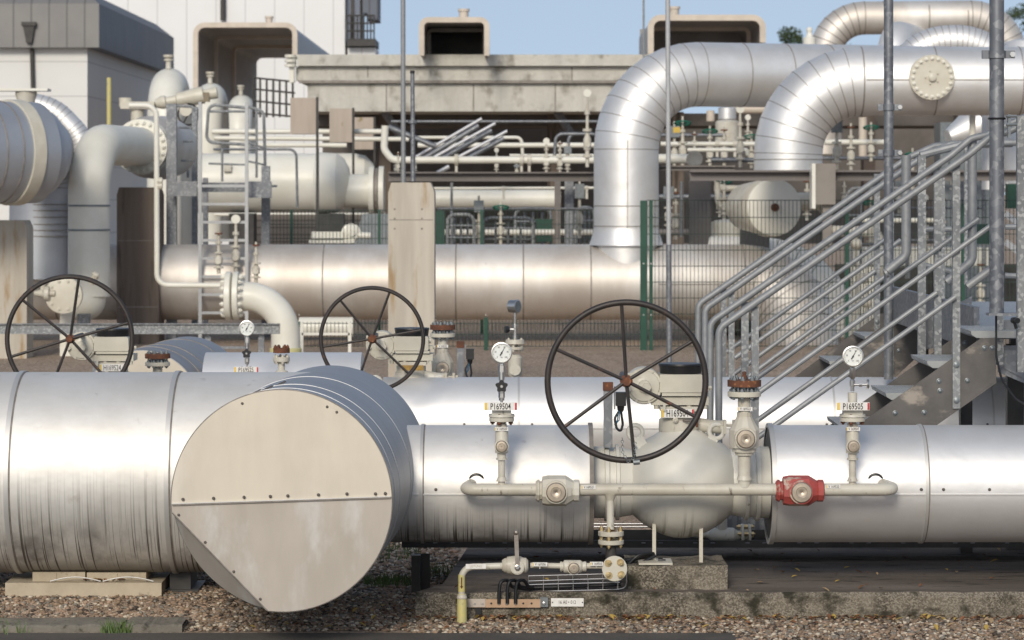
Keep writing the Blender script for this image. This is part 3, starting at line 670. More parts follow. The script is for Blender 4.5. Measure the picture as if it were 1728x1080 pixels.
m=MB(); m.mat(1).lathe((lx(968),YL-.02,lz(957)),(0,-1,0),[(0,.031),(.014,.031)],20); m.mat(0); capdisc(m,V((lx(968),YL-.034,lz(957))),.026,.014); m.build('end_cap',[M_BRASS,M_BEIGED],vb)
m=MB(); c=V((lx(1037),YL-.02,lz(959))); m.lathe(c+V((0,.02,0)),(0,-1,0),[(0,.056),(.002,.0585),(.02,.0585),(.022,.056)],48); m.mat(1); m.bolts(c+V((0,-.002,0)),(0,-1,0),.040,4,.0125,.018,ph=math.pi/4+.08)
for k in range(4):
    a=math.pi/4+.08+k*math.pi/2; m.lathe(c+V((math.cos(a)*.04,-.0018,math.sin(a)*.04)),(0,-1,0),[(0,.0165),(.003,.0165)],16)
m.build('blank_flange',[M_BEIGE,M_ZINC],t)
smalltag(t,911,951,s=SL,txt='V 169506',w=.068,y=YL-.03); smalltag(t,1006,950,s=SL,txt='V 169505',w=.06,y=YL-.03)

# ================================================================ pressure gauge risers
def star(m,c,r,th):
    pts=[]
    for i in range(50):
        a=2*math.pi*i/50; pts.append(V((c[0]+(r*(.86+.14*math.cos(5*a)))*math.sin(a),c[1],c[2]+(r*(.86+.14*math.cos(5*a)))*math.cos(a))))
    m.prism(pts,(0,th,0))
def gauge_face(par,c,r,ang=28,nm='pressure_gauge',side=False):
    """dial looking at -Y"""
    m=MB(); m.lathe(V(c)+V((0,.035,0)),(0,-1,0),[(0,r*.9),(.01,r*.97),(.04,r*.97),(.041,r*1.03),(.052,r*1.03),(.053,r*.93),(.046,r*.90)],48,cap=False); m.lathe(V(c)+V((0,.035,0)),(0,1,0),[(0,r*.9),(.0005,0)],32,cap=False)
    g=m.build(nm,M_STEEL,par)
    m=MB(); f=V(c)+V((0,-.0105,0)); m.mat(0).lathe(f+V((0,.01,0)),(0,-1,0),[(0,r*.93),(.009,r*.93)],40)
    m.mat(1)
    for k in range(41):
        a=R(225-270*k/40); ln=.10 if k%5==0 else .05; p=f+V((math.cos(a)*r*.84,0,math.sin(a)*r*.84)); q=f+V((math.cos(a)*r*(.84-ln),0,math.sin(a)*r*(.84-ln)))
        m.bar(p,q,r*.018 if k%5 else r*.03,.0006,up=V((0,1,0)))
    for k,tx in enumerate(('0','20','40','60','80','100')):
        a=R(225-270*k/5); m.text(tx,f+V((math.cos(a)*r*.60,-.0003,math.sin(a)*r*.60)),r*.17,xs=.8,depth=.0003)
    m.text('bar',f+V((0,-.0003,-r*.42)),r*.13,xs=.9,depth=.0003)
    m.build('dial',[M_GLASS,M_INK],g,smooth=0)
    m=MB(); a=R(ang); d=V((math.sin(a),0,math.cos(a))); p=f+V((0,-.003,0))
    m.prism([p-d*r*.30+V((d.z,0,-d.x))*r*.06,p-d*r*.30-V((d.z,0,-d.x))*r*.06,p+d*r*.74],(0,.001,0)); m.lathe(p+V((0,.001,0)),(0,-1,0),[(0,r*.09),(.002,r*.09)],12)
    m.build('needle',M_INK,g,smooth=0); return g
def gauge_riser(px,label,num,kind):
    X=xh(px); t=thing('gauge_riser',label,'gauge riser',(X,YH,ZH+.02),'pressure gauge risers')
    B=lambda py:V((X,YH,zh(py)))
    m=MB(); m.cyl(B(820),B(775),.0165,n=18); m.lathe(B(812),(0,0,1),[(0,.026),(.02,.017)],18,cap=False); m.cyl(B(716),B(704),.018,n=18)
    m.lathe(B(776),(0,0,1),[(0,.026),(.008,.026),(.009,.02),(.03,.021),(.032,.031),(.145,.031),(.16,.024),(.17,.024),(.171,.018)],16)
    m.build('riser_pipe',M_BEIGED,t)
    m=MB(); m.mat(1).lathe(B(752)+V((0,-.02,0)),(0,-1,0),[(0,.033),(.018,.033)],24); m.mat(0); capdisc(m,B(752)+V((0,-.036,0)),.028,.014); m.build('end_cap',[M_BRASS,M_BEIGED],t)
    smalltag(t,px,723,txt='V 169507',w=.062,post=False,y=YH-.033)
    m=MB(); flange(m,B(711),(0,0,1),.058,.020,4,.011,.016,bm=1); m.lathe(B(703),(0,0,1),[(0,.062),(.012,.060)],28); m.mat(1); m.bolts(B(688),(0,0,1),.038,4,.013,.017,ph=.5); m.mat(2).box(X-.045,X+.045,YH-.03,YH+.03,zh(700),zh(690))
    m.build('flange_pair',[M_BEIGED,M_RUST if kind==1 else M_RUST,M_BEIGED],t)
    plate(num,(X-.004+(.0 if kind else .0),YH-.064,zh(684)),w=.152,h=.037,name='name_plate',par=t,bold=.0003)
    if kind==0:
        m=MB(); m.cyl(B(690),B(672),.006,n=10); m.lathe(B(676),(0,0,1),[(0,.012),(.012,.013),(.014,.015),(.05,.015),(.055,.011),(.1,.011)],6); m.lathe(B(641),(0,0,1),[(0,.014),(.05,.014),(.052,.010)],12); m.lathe(B(628),(0,0,1),[(0,.017),(.032,.017),(.034,.012),(.045,.012),(.05,.009)],6); m.build('stem',M_STEEL,t)
        m=MB(); star(m,B(651)+V((0,-.045,0)),.030,.018); m.mat(1).lathe(B(651)+V((0,-.045,0)),(0,-1,0),[(0,.008),(.004,.006)],10); m.build('star_knob',[M_BLACK,M_STEEL],t,smooth=30)
    else:
        m=MB(); m.lathe(B(690),(0,0,1),[(0,.022),(.075,.022),(.078,.014)],16); m.build('socket',M_BEIGED,t)
        m=MB(); m.lathe(B(660),(0,0,1),[(0,.009),(.02,.009),(.024,.013),(.05,.013),(.055,.008),(.065,.014),(.11,.014),(.112,.009),(.125,.009)],8); m.tube([B(649)+V((0,-.005,0)),B(649)+V((.065,-.005,0))],.006,8); m.lathe(B(649)+V((.03,-.005,0)),(1,0,0),[(0,.011),(.014,.011)],6); m.lathe(B(648)+V((.066,-.005,0)),(1,0,0),[(0,.022),(.004,.024),(.010,.022)],16); m.build('needle_valve',[M_STEEL],t)
    gauge_face(t,B(595 if kind==0 else 601)+V((0,-.01,0)),.048,ang=29)
    return t
GA=gauge_riser(846.5,'pressure gauge with black star knob on a riser above the plate P169504','P169504',0)
GB=gauge_riser(1438.5,'pressure gauge with small side handwheel above the plate P169505, before the stairs','P169505',1)

# ================================================================ vent riser with rusty blind flange
def vent(px,label,rusty,s=SH,y=None):
    X=(px-864)/s; Yv=YH if y is None else y
    t=thing('vent_riser',label,'vent riser',(X,Yv,ZH+.02),'flanged vent risers on the header pipes')
    B=lambda py:V((X,Yv,zh(py)))
    m=MB(); m.cyl(B(822),B(765),.030,n=22); m.lathe(B(810),(0,0,1),[(0,.036),(.02,.030)],20,cap=False)
    m.cyl(B(700),B(664),.030,n=22)
    m.build('riser_pipe',M_BEIGED,t)
    m=MB(); m.lathe(B(768),(0,0,1),[(0,.042),(.012,.045),(.016,.056),(.034,.056),(.036,.069),(.118,.071),(.175,.038),(.18,.036),(.20,.036)],12,ph=.26); vb=m.build('valve_body',M_BEIGED,t,smooth=20)
    m=MB(); m.mat(1).lathe(B(738)+V((0,-.05,0)),(0,-1,0),[(0,.05),(.03,.05)],28); m.mat(0); capdisc(m,B(738)+V((0,-.078,0)),.043,.018); m.build('end_cap',[M_BRASS,M_BEIGED],vb)
    smalltag(t,px,689,txt='V 169522',w=.070,post=False,y=YH-.038) if y is None else None
    m=MB(); flange(m,B(669),(0,0,1),.078,.024,8,.012,.014,bm=2); 
    m.mat(1); m.lathe(B(652),(0,0,1),[(0,.079),(.030,.079)],32); m.mat(2).bolts(B(642.5),(0,0,1),.058,8,.012,.022,ph=.2); m.cyl(B(660),B(650),.045,n=20)
    for k in range(8): a=k*math.pi/4+.2; m.cyl(B(660)+V((math.cos(a)*.058,math.sin(a)*.058,0)),B(650)+V((math.cos(a)*.058,math.sin(a)*.058,0)),.005,n=6)
    m.build('flange_pair',[M_BEIGE,M_RUST if rusty else M_RUSTBEIGE,M_GREYC],t)
    return t
VA=vent(1256,'stout beige vent riser with thick rusty top flange beside the big handwheel',True)
m=MB(); m.lathe((VA.location.x,YH,zh(641)),(0,0,1),[(0,.012),(.02,.012),(.022,.008),(.035,.010),(.04,.004)],8); m.build('lifting_stud',M_RUST,VA)

# junction post with black connector
def jpost(px,label,top=645,bot=755,rust=True):
    s=352; X=(px-864)/s; Yp=FPX/s; Z=lambda py:EYE+(HOR-py)/s
    t=thing('cable_post',label,'post',(X,Yp,Z(bot)),'square posts with rusty caps')
    m=MB(); m.box(X-.021,X+.021,Yp-.02,Yp+.02,Z(bot),Z(top+15)); m.build('post',M_GALVD,t,smooth=0)
    m=MB(); m.box(X-.024,X+.024,Yp-.023,Yp+.023,Z(top+14),Z(top)); m.build('cap',M_RUST,t,smooth=0)
    m=MB(); m.box(X+.028,X+.034,Yp-.04,Yp-.0,Z(690),Z(652)); m.mat(1).box(X+.036,X+.085,Yp-.05,Yp,Z(684),Z(661)); m.lathe((X+.06,Yp-.025,Z(684)),(0,0,-1),[(0,.018),(.02,.016),(.03,.01)],12)
    m.build('connector',[M_GALVD,M_BLACK],t,smooth=30)
    m=MB(); m.mat(0).tube([(X+.06,Yp-.03,Z(690)),(X+.07,Yp-.03,Z(715)),(X+.06,Yp-.035,Z(728)),(X+.04,Yp-.035,Z(722)),(X+.03,Yp-.03,Z(705)),(X+.05,Yp-.03,Z(694))],.006,8,fil=.03,seg=4)
    m.mat(1).tube([(X+.05,Yp-.03,Z(688)),(X+.045,Yp-.035,Z(705)),(X+.035,Yp-.03,Z(722))],.003,6); m.tube([(X+.055,Yp-.03,Z(688)),(X+.052,Yp-.04,Z(708)),(X+.03,Yp-.03,Z(716))],.003,6)
    m.build('cable_loop',[M_CABLE,M_BLUE],t)
    return t
JP=jpost(1026,'square steel post with rusty cap and black plug in front of the large handwheel')
JP['label']='square steel post with rusty cap and black plug behind the large front handwheel'

# ================================================================ steel frame, cable tray, block on the pad
m=MB()
yb=15.05; s_=FPX/yb
def Zs(py,s): return EYE+(HOR-py)/s
t=thing('cable_tray','long dark perforated cable tray on steel legs under the front pipes','cable tray',(1.2,yb,.13))
m=MB(); z0=Zs(924,s_); z1=Zs(912,s_)
m.box(-.56,3.6,yb-.006,yb,z0,z1); m.box(-.56,3.6,yb,yb+.30,z0,z0+.004); m.box(-.56,3.6,yb+.30,yb+.306,z0,z1+.02)
m.build('tray',M_DARK,t,smooth=0)
m=MB()
for i in range(46):
    x=-.4+i*.088
    if i%3!=2: m.box(x,x+.022,yb-.0075,yb-.006,z1-.014,z1-.009)
m.build('slots',M_GALVD,t,smooth=0)
for x in (-.50,2.60):
    m=MB(); ss=FPX/14.75
    m.box(x,x+.045,14.72,14.78,.0 if x<0 else .12,z0); m.box(x+.012,x+.09,14.80,14.806,.0 if x<0 else .12,z0)
    if x>0: m.box(x-.02,x+.15,14.68,14.9,.122,.14)
    m.build('leg',M_DARK,t,smooth=0)
m=MB()
for py in (885,890): z=Zs(py,318); m.tube([(.40,15.75,z),(1.45,15.75,z)],.0045,8)
m.build('guide_wire',M_STEEL,t)
m=MB(); s=318; Yq=FPX/s
m.box((1212-864)/s,(1283-864)/s,Yq,Yq+.3,.125,Zs(925,s)); m.box((1207-864)/s,(1290-864)/s,Yq-.02,Yq+.32,.122,.135)
m.add([( (1283-864)/s,Yq,.13),((1330-864)/s,Yq,Zs(925,s)),((1283-864)/s,Yq,Zs(925,s))],[(0,1,2)])
single(m,'steel_base_plate',M_GREYC,'low grey welded steel bracket on the pad behind the small rear flanges','bracket',smooth=0)
# grey corrugated sheet behind valve at right
m=MB(); s=322; Yq=FPX/s; xs0=(1205-864)/s
pr=[]
for i in range(13):
    x=xs0+i*.024; pr.append((x,Yq+(.012 if (i//2)%2 else 0)))
for i in range(12):
    m.add([(pr[i][0],pr[i][1],Zs(905,s)),(pr[i+1][0],pr[i+1][1],Zs(905,s)),(pr[i+1][0],pr[i+1][1],Zs(868+rnd.uniform(-3,3),s)),(pr[i][0],pr[i][1],Zs(868,s))],[(0,1,2,3)])
    m.add([(pr[i][0],pr[i][1]+.003,Zs(905,s)),(pr[i+1][0],pr[i+1][1]+.003,Zs(905,s)),(pr[i+1][0],pr[i+1][1]+.003,Zs(870,s)),(pr[i][0],pr[i][1]+.003,Zs(870,s))],[(3,2,1,0)])
single(m,'corrugated_sheet',M_GALVD,'small piece of grey corrugated sheet behind the right end of the big valve','sheet',smooth=0)
# lower tee with flanges behind the valve
t=thing('drain_tee','dirty beige tee with upright twin flanges low behind the big valve','pipe',((1230-864)/330,15.15,.2))
s=330; Yq=15.15
PX=lambda px:(px-864)/s
m=MB(); z=Zs(903,s); m.tube([(PX(1150),Yq,z+.01),(PX(1215),Yq,z)],.018,14); m.lathe((PX(1195),Yq,z),(1,0,0),[(0,.018),(.03,.038),(.13,.038),(.15,.024),(.18,.024)],18); m.cyl((PX(1218),Yq,z+.03),(PX(1218),Yq,z+.10),.028,n=16); m.build('pipe_run',M_BEIGED,t)
m=MB(); flange(m,(PX(1250),Yq,z),(1,0,0),.058,.014,4,.012,.02,bm=1); flange(m,(PX(1262),Yq,z),(1,0,0),.058,.014,4,.012,.02,bm=1); m.cyl((PX(1250),Yq,z),(PX(1266),Yq,z),.03,n=14); m.build('flange_pair',[M_BEIGED,M_ZINC],t)
# mossy block under the valve
m=MB(); x0,x1=.545,1.017; y0,y1=13.98,14.40; n=16
zz=[[.236+rnd.uniform(-.006,.004) for _ in range(n+1)] for _ in range(5)]
vs=[];fs=[]
for j in range(5):
    for i in range(n+1): vs.append((x0+(x1-x0)*i/n+rnd.uniform(-.004,.004),y0+(y1-y0)*j/4+(.02 if j==0 else 0),zz[j][i]))
for j in range(4):
    for i in range(n): a=j*(n+1)+i; fs.append((a,a+1,a+n+2,a+n+1))
m.mat(0).add(vs,fs)
for i in range(n):
    a,b=x0+(x1-x0)*i/n,x0+(x1-x0)*(i+1)/n
    m.add([(a,y0+.006*math.sin(i*2.),.10),(b,y0+.006*math.sin((i+1)*2.),.10),(vs[i+1][0],y0+.02,vs[i+1][2]),(vs[i][0],y0+.02,vs[i][2])],[(0,1,2,3)])
m.add([(x0,y0,.1),(x0,y1,.1),(x0,y1,.236),(x0,y0+.02,.236)],[(3,2,1,0)]); m.add([(x1,y0,.1),(x1,y1,.1),(x1,y1,.236),(x1,y0+.02,.236)],[(0,1,2,3)])
single(m,'concrete_block',[M_PAD],'mossy concrete block under the thin legs of the big valve','block',smooth=20)
m=MB(); m.box(.60,.76,14.02,14.2,.238,.248); single(m,'base_plate',M_BEIGED,'thin beige base plate on the mossy block under the big valve','plate',smooth=0)

# copper bus bar with cables, sign, wire basket
s=365; Yq=13.845; PX=lambda px:(px-864)/361.2; PZ=lambda py:EYE+(HOR-py)/361.2
t=thing('earthing_bar','tinned copper earthing bar with three black cable lugs on the pad face','earthing bar',(PX(855),Yq,PZ(1024)))
m=MB(); m.box(PX(790),PX(912),Yq-.008,Yq-.002,PZ(1025),PZ(1011)); m.mat(1).box(PX(788),PX(819),Yq-.012,Yq-.008,PZ(1024),PZ(1010)); m.mat(2).box(PX(911),PX(925),Yq-.006,Yq+.01,PZ(1024),PZ(1008))
m.mat(3)
for px in (829,883,897): m.lathe((PX(px),Yq-.0085,PZ(1018)),(0,-1,0),[(0,.005),(.0006,.005)],12)
m.mat(4)
for px in (801,814,842,855,870,918): m.lathe((PX(px),Yq-.008,PZ(1018)),(0,-1,0),[(0,.008),(.002,.008),(.003,.005),(.009,.005)],6)
m.build('bar',[M_COPPER,mat('pink_steel',(.5,.44,.38),rough=.5,metal=.5),M_GREYC,M_BLACK,M_STEEL],t,smooth=30)
m=MB(); m.box(PX(802),PX(812),Yq-.012,Yq+.004,PZ(1047),PZ(1026)); m.build('bracket',M_BLACK,t,smooth=0)
for i,px in enumerate((842,856,870)):
    m=MB(); m.tube([(PX(px),Yq-.014,PZ(1018)),(PX(px),Yq-.016,PZ(1000)),(PX(px+2),Yq-.018,PZ(980)),(PX(px+14),Yq+.0,PZ(978)),(PX(px+22),Yq+.03,PZ(992)),(PX(895+i*2),Yq+.06,PZ(998-i*2))],.0085,10,fil=.035,seg=6); m.build('cable',M_CABLE,t)
m=MB(); m.mat(0).box(PX(930),PX(985),Yq+.008,Yq+.012,PZ(1024),PZ(1010)); m.mat(1).text('16 A0 \u2022 012',(PX(957),Yq+.0075,PZ(1017)),.017,xs=.72,depth=.0004)
for px in (932.5,983): m.lathe((PX(px),Yq+.008,PZ(1017)),(0,-1,0),[(0,.003),(.002,.003)],8)
single(m,'sign_plate',[M_WHITE,M_INK],'small white plate with pad number screwed to the concrete edge','sign',smooth=0)
t=thing('wire_basket','galvanised wire basket holding black cables along the front edge of the pad','wire basket',(PX(975),13.95,.13))
ya,yb2=13.93,14.03; sx=358; QX=lambda px:(px-864)/sx; QZ=lambda py:EYE+(HOR-py)/sx
m=MB()
for (dy,p0,p1) in ((0,985,981),(0,997,993),(0,979,974),(.1,984,980),(.1,975,971)):
    m.tube([(QX(892),ya+dy,QZ(p0)),(QX(1045),ya+dy,QZ(p1))],.0028,6)
for i in range(7):
    f=i/6; px=892+f*150; d=-4*f
    m.tube([(QX(px),ya,QZ(979+d)),(QX(px),ya,QZ(997+d)),(QX(px),ya+.1,QZ(990+d)),(QX(px),ya+.1,QZ(975+d))],.0026,6)
m.tube([(QX(1042),ya,QZ(993)),(QX(1055),ya,QZ(990)),(QX(1057),ya,QZ(980)),(QX(1056),ya,QZ(960))],.003,6,fil=.02,seg=4)
m.build('basket',M_STEEL,t)
m=MB()
for i in range(5): m.tube([(QX(888),ya+.015+.014*i,QZ(991-i*.8)),(QX(960),ya+.015+.014*i,QZ(989-i)),(QX(1048),ya+.02+.013*i,QZ(986-i))],.007,8)
m.build('cables',M_CABLE,t)
m=MB(); s=345; QX=lambda px:(px-864)/s; QZ=lambda py:EYE+(HOR-py)/s; yk=14.1
for i in range(4):
    m.tube([(QX(1040),yk+.02*i,QZ(960-i*8)),(QX(1052+i*3),yk+.02*i,QZ(938-i*3)),(QX(1072+i*4),yk+.03*i,QZ(919+i*3)),(QX(1100),yk+.05,QZ(919+i*2))],.008,8,fil=.06,seg=5)
m.tube([(QX(1034),yk-.01,QZ(925)),(QX(1048),yk-.02,QZ(940)),(QX(1062),yk-.02,QZ(940)),(QX(1100),yk+.03,QZ(922))],.008,8,fil=.05,seg=5)
m.lathe((QX(1104),yk+.0,QZ(930)),(1,0,0),[(0,.016),(.02,.016),(.022,.01),(.035,.01)],8)
single(m,'cable_bundle',M_CABLE,'bundle of curved black cables beside the round blank flange','cables')
# ================================================================ steel stairs crossing the pipes, landing between them
def Y(s): return FPX/s
def stair(s,dy,bend,bot,top,hend,mids,posts,label,k,gx):
    """one flight; s scale of the near side, dy width"""
    t=thing('steel_stair',label,'stairs',P(bend[0]+60,bot,s))
    for j in (0,1):
        off=V((0,dy*j,0)); Q=lambda px,py:P(px,py,s)+off
        m=MB(); m.tube([Q(bend[0],bot),Q(*bend)]+[Q(*p) for p in top]+[Q(*p) for p in hend],.0178 if s>300 else .0205,14,fil=.07,seg=6)
        m.build('handrail',M_RAIL,t)
        for a,b in mids:
            m=MB(); m.tube([Q(*a),Q(*b)],.0135 if s>300 else .0155,10); m.build('middle_rail',M_RAIL,t)
        for px,p0,p1 in posts:
            m=MB(); x=Q(px,p0); z1=Q(px,p1).z; w=.0185; m.box(x.x-w,x.x+w,x.y+.018,x.y+.026,z1,x.z); m.box(x.x-w,x.x-w+.006,x.y+.026,x.y+.055,z1,x.z)
            if p1-p0>150 and px>1400:
                m.mat(1)
                for q in (p1-14,p1-74):
                    m.lathe(P(px,q,s)+off+V((0,.018,0)),(0,-1,0),[(0,.017),(.002,.017),(.003,.012),(.010,.012),(.012,.006)],10)
            m.build('post',[M_GALV,M_GREYC],t,smooth=20)
    return t
LX=lambda a,b,x: a[1]+(b[1]-a[1])*(x-a[0])/(b[0]-a[0])
hA=lambda x: 510-(x-1283)*.7072
st1=stair(340,.64,(1213,554),760,[(1636,hA(1636))],[(1672,230),(1700,223),(1790,181)],
   [((1268,671),(1686,371)),((1268,746),(1612,501))],
   [(1275,518,738),(1615,278,690)],'galvanised steel stair nearest the camera with weathered grey stringers',0,0)
hB=lambda x: 453-(x-1283)*.700
st2=stair(268,.70,(1190,521),700,[(1540,hB(1540)+3)],[(1562,262),(1604,243),(1740,240)],
   [((1240,604),(1520,405)),((1240,652),(1500,462))],
   [(1235,490,700),(1504,292,626)],'galvanised steel stair farther back, its stringer ending behind the second pipe row',0,0)
# stringers
def stringer(par,poly,s,off,mt,bolts,th=.008):
    m=MB(); pts=[P(x,y,s)+V((0,off,0)) for x,y in poly]; m.mat(0).prism(pts,(0,th,0))
    m.mat(1)
    for x,y in bolts: m.lathe(P(x,y,s)+V((0,off,0)),(0,-1,0),[(0,.014),(.002,.014),(.003,.011),(.008,.008),(.010,.003)],12)
    return m.build('stringer',[mt,M_GREYC],par,smooth=25)
pl=[(1330,802),(1656,572),(1682,570),(1683,647),(1470,798)]
b1=[(1512,698),(1561,697),(1586,644),(1634,643),(1663,588),(1676,588),(1588,660)]
stringer(st1,pl,340,0.03,M_STRG,b1)
stringer(st1,pl,340,.64+.02,M_STRG,[(1640,643),(1663,590),(1592,700)])
pl2=[(1290,700),(1376,636),(1508,537),(1558,536),(1558,594),(1509,640),(1430,700)]
stringer(st2,pl2,268,.03,M_STRG,[(1518,592),(1470,640)])
stringer(st2,pl2,268,.72,M_STRG,[])
M_GRATE=mat('grating_tread',(.62,.63,.62),(.50,.51,.50),rough=.6,metal=.1,nscale=10,lines=(1,.022,.006,(.14,.15,.15)))
def tread(par,px,py,s,w,dy,off=.0):
    c=P(px,py,s); m=MB(); n=8; x0=c.x; x1=c.x+w; z=c.z
    sh=[(x0,z),(x1,z),(x1,z-.035),(x0+.03,z-.035),(x0+.006,z-.02)]
    m.prism([V((x,c.y+.04+off,zz)) for x,zz in sh],(0,dy,0)); m.build('tread',M_GRATE,par,smooth=0)
for i,(px,py) in enumerate(((1440,716),(1518,661),(1588,607),(1662,556))):
    tread(st1,px-22,py+3,340,.25,.60)
for px,py in ((1400,610),(1460,568),(1516,527)): tread(st2,px,py,268,.25,.64)
# leg below near stringer
for px,p0,p1,s in ((1632,640,760,334),(1704,600,760,334)):
    pass
# landing
LZ=1.305
t=thing('landing','grey steel landing with grating deck joining the two stairs at the right edge','landing',(3.0,15,0.0))
m=MB(); m.box(2.43,4.6,14.84,18.9,LZ-.03,LZ)
m.build('grating_deck',mat('grating_deck',(.52,.54,.56),(.42,.44,.45),rough=.5,metal=.4,nscale=10,lines=(1,.05,.014,(.13,.14,.15))),t,smooth=0)
m=MB(); s=334
def poly(pp,s,th=.01,off=0,mt=0): m.mat(mt).prism([P(x,y,s)+V((0,off,0)) for x,y in pp],(0,th,0))
poly([(1684,583),(1760,583),(1760,660),(1684,628)],336); poly([(1694,540),(1714,540),(1714,572),(1694,572)],336,.012,-.006); poly([(1694,590),(1730,590),(1730,640),(1694,622)],336,.006,-.008)
m.build('side_plate',M_GALVD,t,smooth=0)
# rear channels under landing seen between the stairs
m=MB(); poly([(1556,537),(1610,513),(1610,580),(1560,590)],296); poly([(1602,520),(1640,500),(1640,556),(1602,570)],300); poly([(1634,528),(1651,528),(1651,566),(1634,566)],300)
m.box(2.40,2.43,15.4,18.9,LZ-.12,LZ+.1)
m.build('edge_channel',M_GALVD,t,smooth=0)
for px,s,w in ((1631,325,20),(1714,322,28),(1560,262,14),(1712,262,14)):
    m=MB(); c=P(px,600,s); m.box(c.x-w/2/s,c.x+w/2/s,c.y,c.y+.06,0,LZ-.1 if px!=1631 else LZ-.25); m.build('leg',M_DARK,t,smooth=0)
# landing railings: round posts and flats
def rpost(px,p0,p1,s,w,flat=False,nm='railing_post'):
    m=MB(); c=P(px,p0,s); z1=P(px,p1,s).z
    if flat: m.box(c.x-w/2/s,c.x+w/2/s,c.y,c.y+.008,z1,c.z); m.box(c.x-w/2/s,c.x-w/2/s+.005,c.y+.008,c.y+.04,z1,c.z)
    else: m.cyl((c.x,c.y,z1),c,w/2/s,n=14)
    return m.build(nm,M_GALV,t,smooth=30)
rpost(1728,196,628,344,22,True); rpost(1688,530,616,338,11,True)
rpost(1556,262,628,300,13,True); rpost(1590,300,560,300,9,True)
rpost(1630,244,480,290,7)
m=MB(); s=296
m.tube([P(1529,262,s),P(1529,432,s),P(1497,458,s)],8/s,14,fil=.06,seg=5); m.tube([P(1497,460,s)]*1+[P(1493,462,s)],8/s,14)
m.build('end_loop',M_RAIL,t)
m=MB(); s=325
m.tube([P(1641,236,s),P(1641,440,s),P(1597,476,s)],7.6/s,14,fil=.06,seg=5); m.build('end_loop',M_RAIL,t)
m=MB(); m.tube([P(1632,484,336),P(1690,442,336)],7/336,14); m.build('stub_rail',M_RAIL,t)
for (a,b,s,r) in (((1553,387),(1612,387),290,5),((1696,383),(1780,382),300,5),((1550,445),(1612,460),290,5),((1696,465),(1780,468),300,5),((1553,262),(1620,245),290,7)):
    m=MB(); m.tube([P(*a,s),P(*b,s)],r/s,10); m.build('railing_tube',M_RAIL,t)
# tall poles on the landing
def pole(px,y0,y1,s,w,label,clamps,base=None,mt=M_GALVD,cat='pole',name='tall_pole',top=-60):
    c=P(px,y1,s); t=thing(name,label,cat,c)
    m=MB(); m.cyl(c,P(px,top,s),w/2/s,n=20); m.build('tube',mt,t)
    for py,hw,side in clamps:
        m=MB(); q=P(px,py,s); rr=w/2/s
        m.lathe(q-V((0,0,.018)),(0,0,1),[(0,rr+.008),(.036,rr+.008)],18); x1=rr+.05
        m.box(q.x-rr-.035,q.x-rr,q.y-.012,q.y+.012,q.z-.02,q.z+.02); m.box(q.x+rr,q.x+x1,q.y-.012,q.y+.012,q.z-.018,q.z+.018)
        m.mat(1).lathe((q.x+x1-.012,q.y-.012,q.z),(0,-1,0),[(0,.014),(.012,.014)],6); m.build('clamp',[M_GALVD,M_STEEL],t)
    if base:
        m=MB(); q=P(px,base,s); m.box(q.x-.045,q.x+.095,q.y-.05,q.y+.05,q.z-.012,q.z); m.build('base_plate',M_GALVD,t,smooth=0)
    return t
tp=pole(1682,0,528,352,25,'thick galvanised pole at the right edge with rusty pipe clamp',[(92,0,0)],528)
m=MB(); q=P(1682,200,352); m.torus(q,(0,0,1),.039,.005,20,6); m.mat(1).box(q.x+.05,q.x+.062,q.y-.03,q.y,q.z-.09,q.z+.02); m.lathe((q.x+.04,q.y-.03,q.z+.01),(1,0,0),[(0,.008),(.05,.008)],6); m.lathe((q.x+.04,q.y-.03,q.z-.03),(1,0,0),[(0,.008),(.05,.008)],6); m.build('u_bolt',[M_BLACK,M_GREYC],tp)
tq=pole(1499.5,0,640,282,16,'galvanised pole with one clamp rising behind the stair handrails',[(181,0,0),(258,0,0)],None)
m=MB(); s=350; m.tube([P(1681,532,s),P(1681,600,s),P(1690,640,s),P(1712,672,s),P(1740,690,s)],.0055,8,fil=.12,seg=5)
single(m,'hanging_cable',M_CABLE,'black cable hanging from the foot of the thick pole','cable')
m=MB(); c=P(1708,540,344); m.lathe(c+V((0,-.03,0)),(.3,-1,0),[(0,.016),(.02,.016),(.021,.01),(.05,.014)],10); m.tube([c+V((.0,-.05,0)),c+V((.012,-.05,-.04))],.008,8)
single(m,'cable_gland',M_BLACK,'small black plug fixed to the grey side plate near the thick pole','plug')
# slim lightning poles
def slim(px,s,w,label,joint=None,y1=600,mt=None):
    c=P(px,y1,s); t=thing('slim_pole',label,'pole',V((c.x,c.y,0)),'slim poles'); zb=0
    m=MB(); m.cyl((c.x,c.y,0),P(px-1,joint if joint else -60,s),w/2/s,n=14); 
    m.build('lower_tube',mt or M_RAIL,t)
    if joint: m=MB(); m.cyl(P(px-1,joint,s),P(px-3,-60,s),w*.42/s,n=14); m.build('upper_tube',M_RUNG,t)
    return t
slim(1129.5,170,9.5,'slim pale pole standing right of the green fence posts',413,mt=M_GALVD)
slim(681,120,8,'slim pale pole rising in front of the long concrete beam')
slim(1087,95,3.5,'very thin rod rising beside the right rooftop duct')
t=thing('vent_pole','slender dark grey pole with black tip standing on the tall concrete pillar','pole',P(697,305,172))
m=MB(); m.cyl(P(697,306,172),P(696,122,172),4.2/172,3.4/172,n=12); m.lathe(P(696,208,172),(0,0,1),[(0,.045),(.03,.045)],12); m.mat(1).cyl(P(696,124,172),P(696,119,172),4/172,n=12); m.build('tube',[M_GALVD,M_BLACK],t)
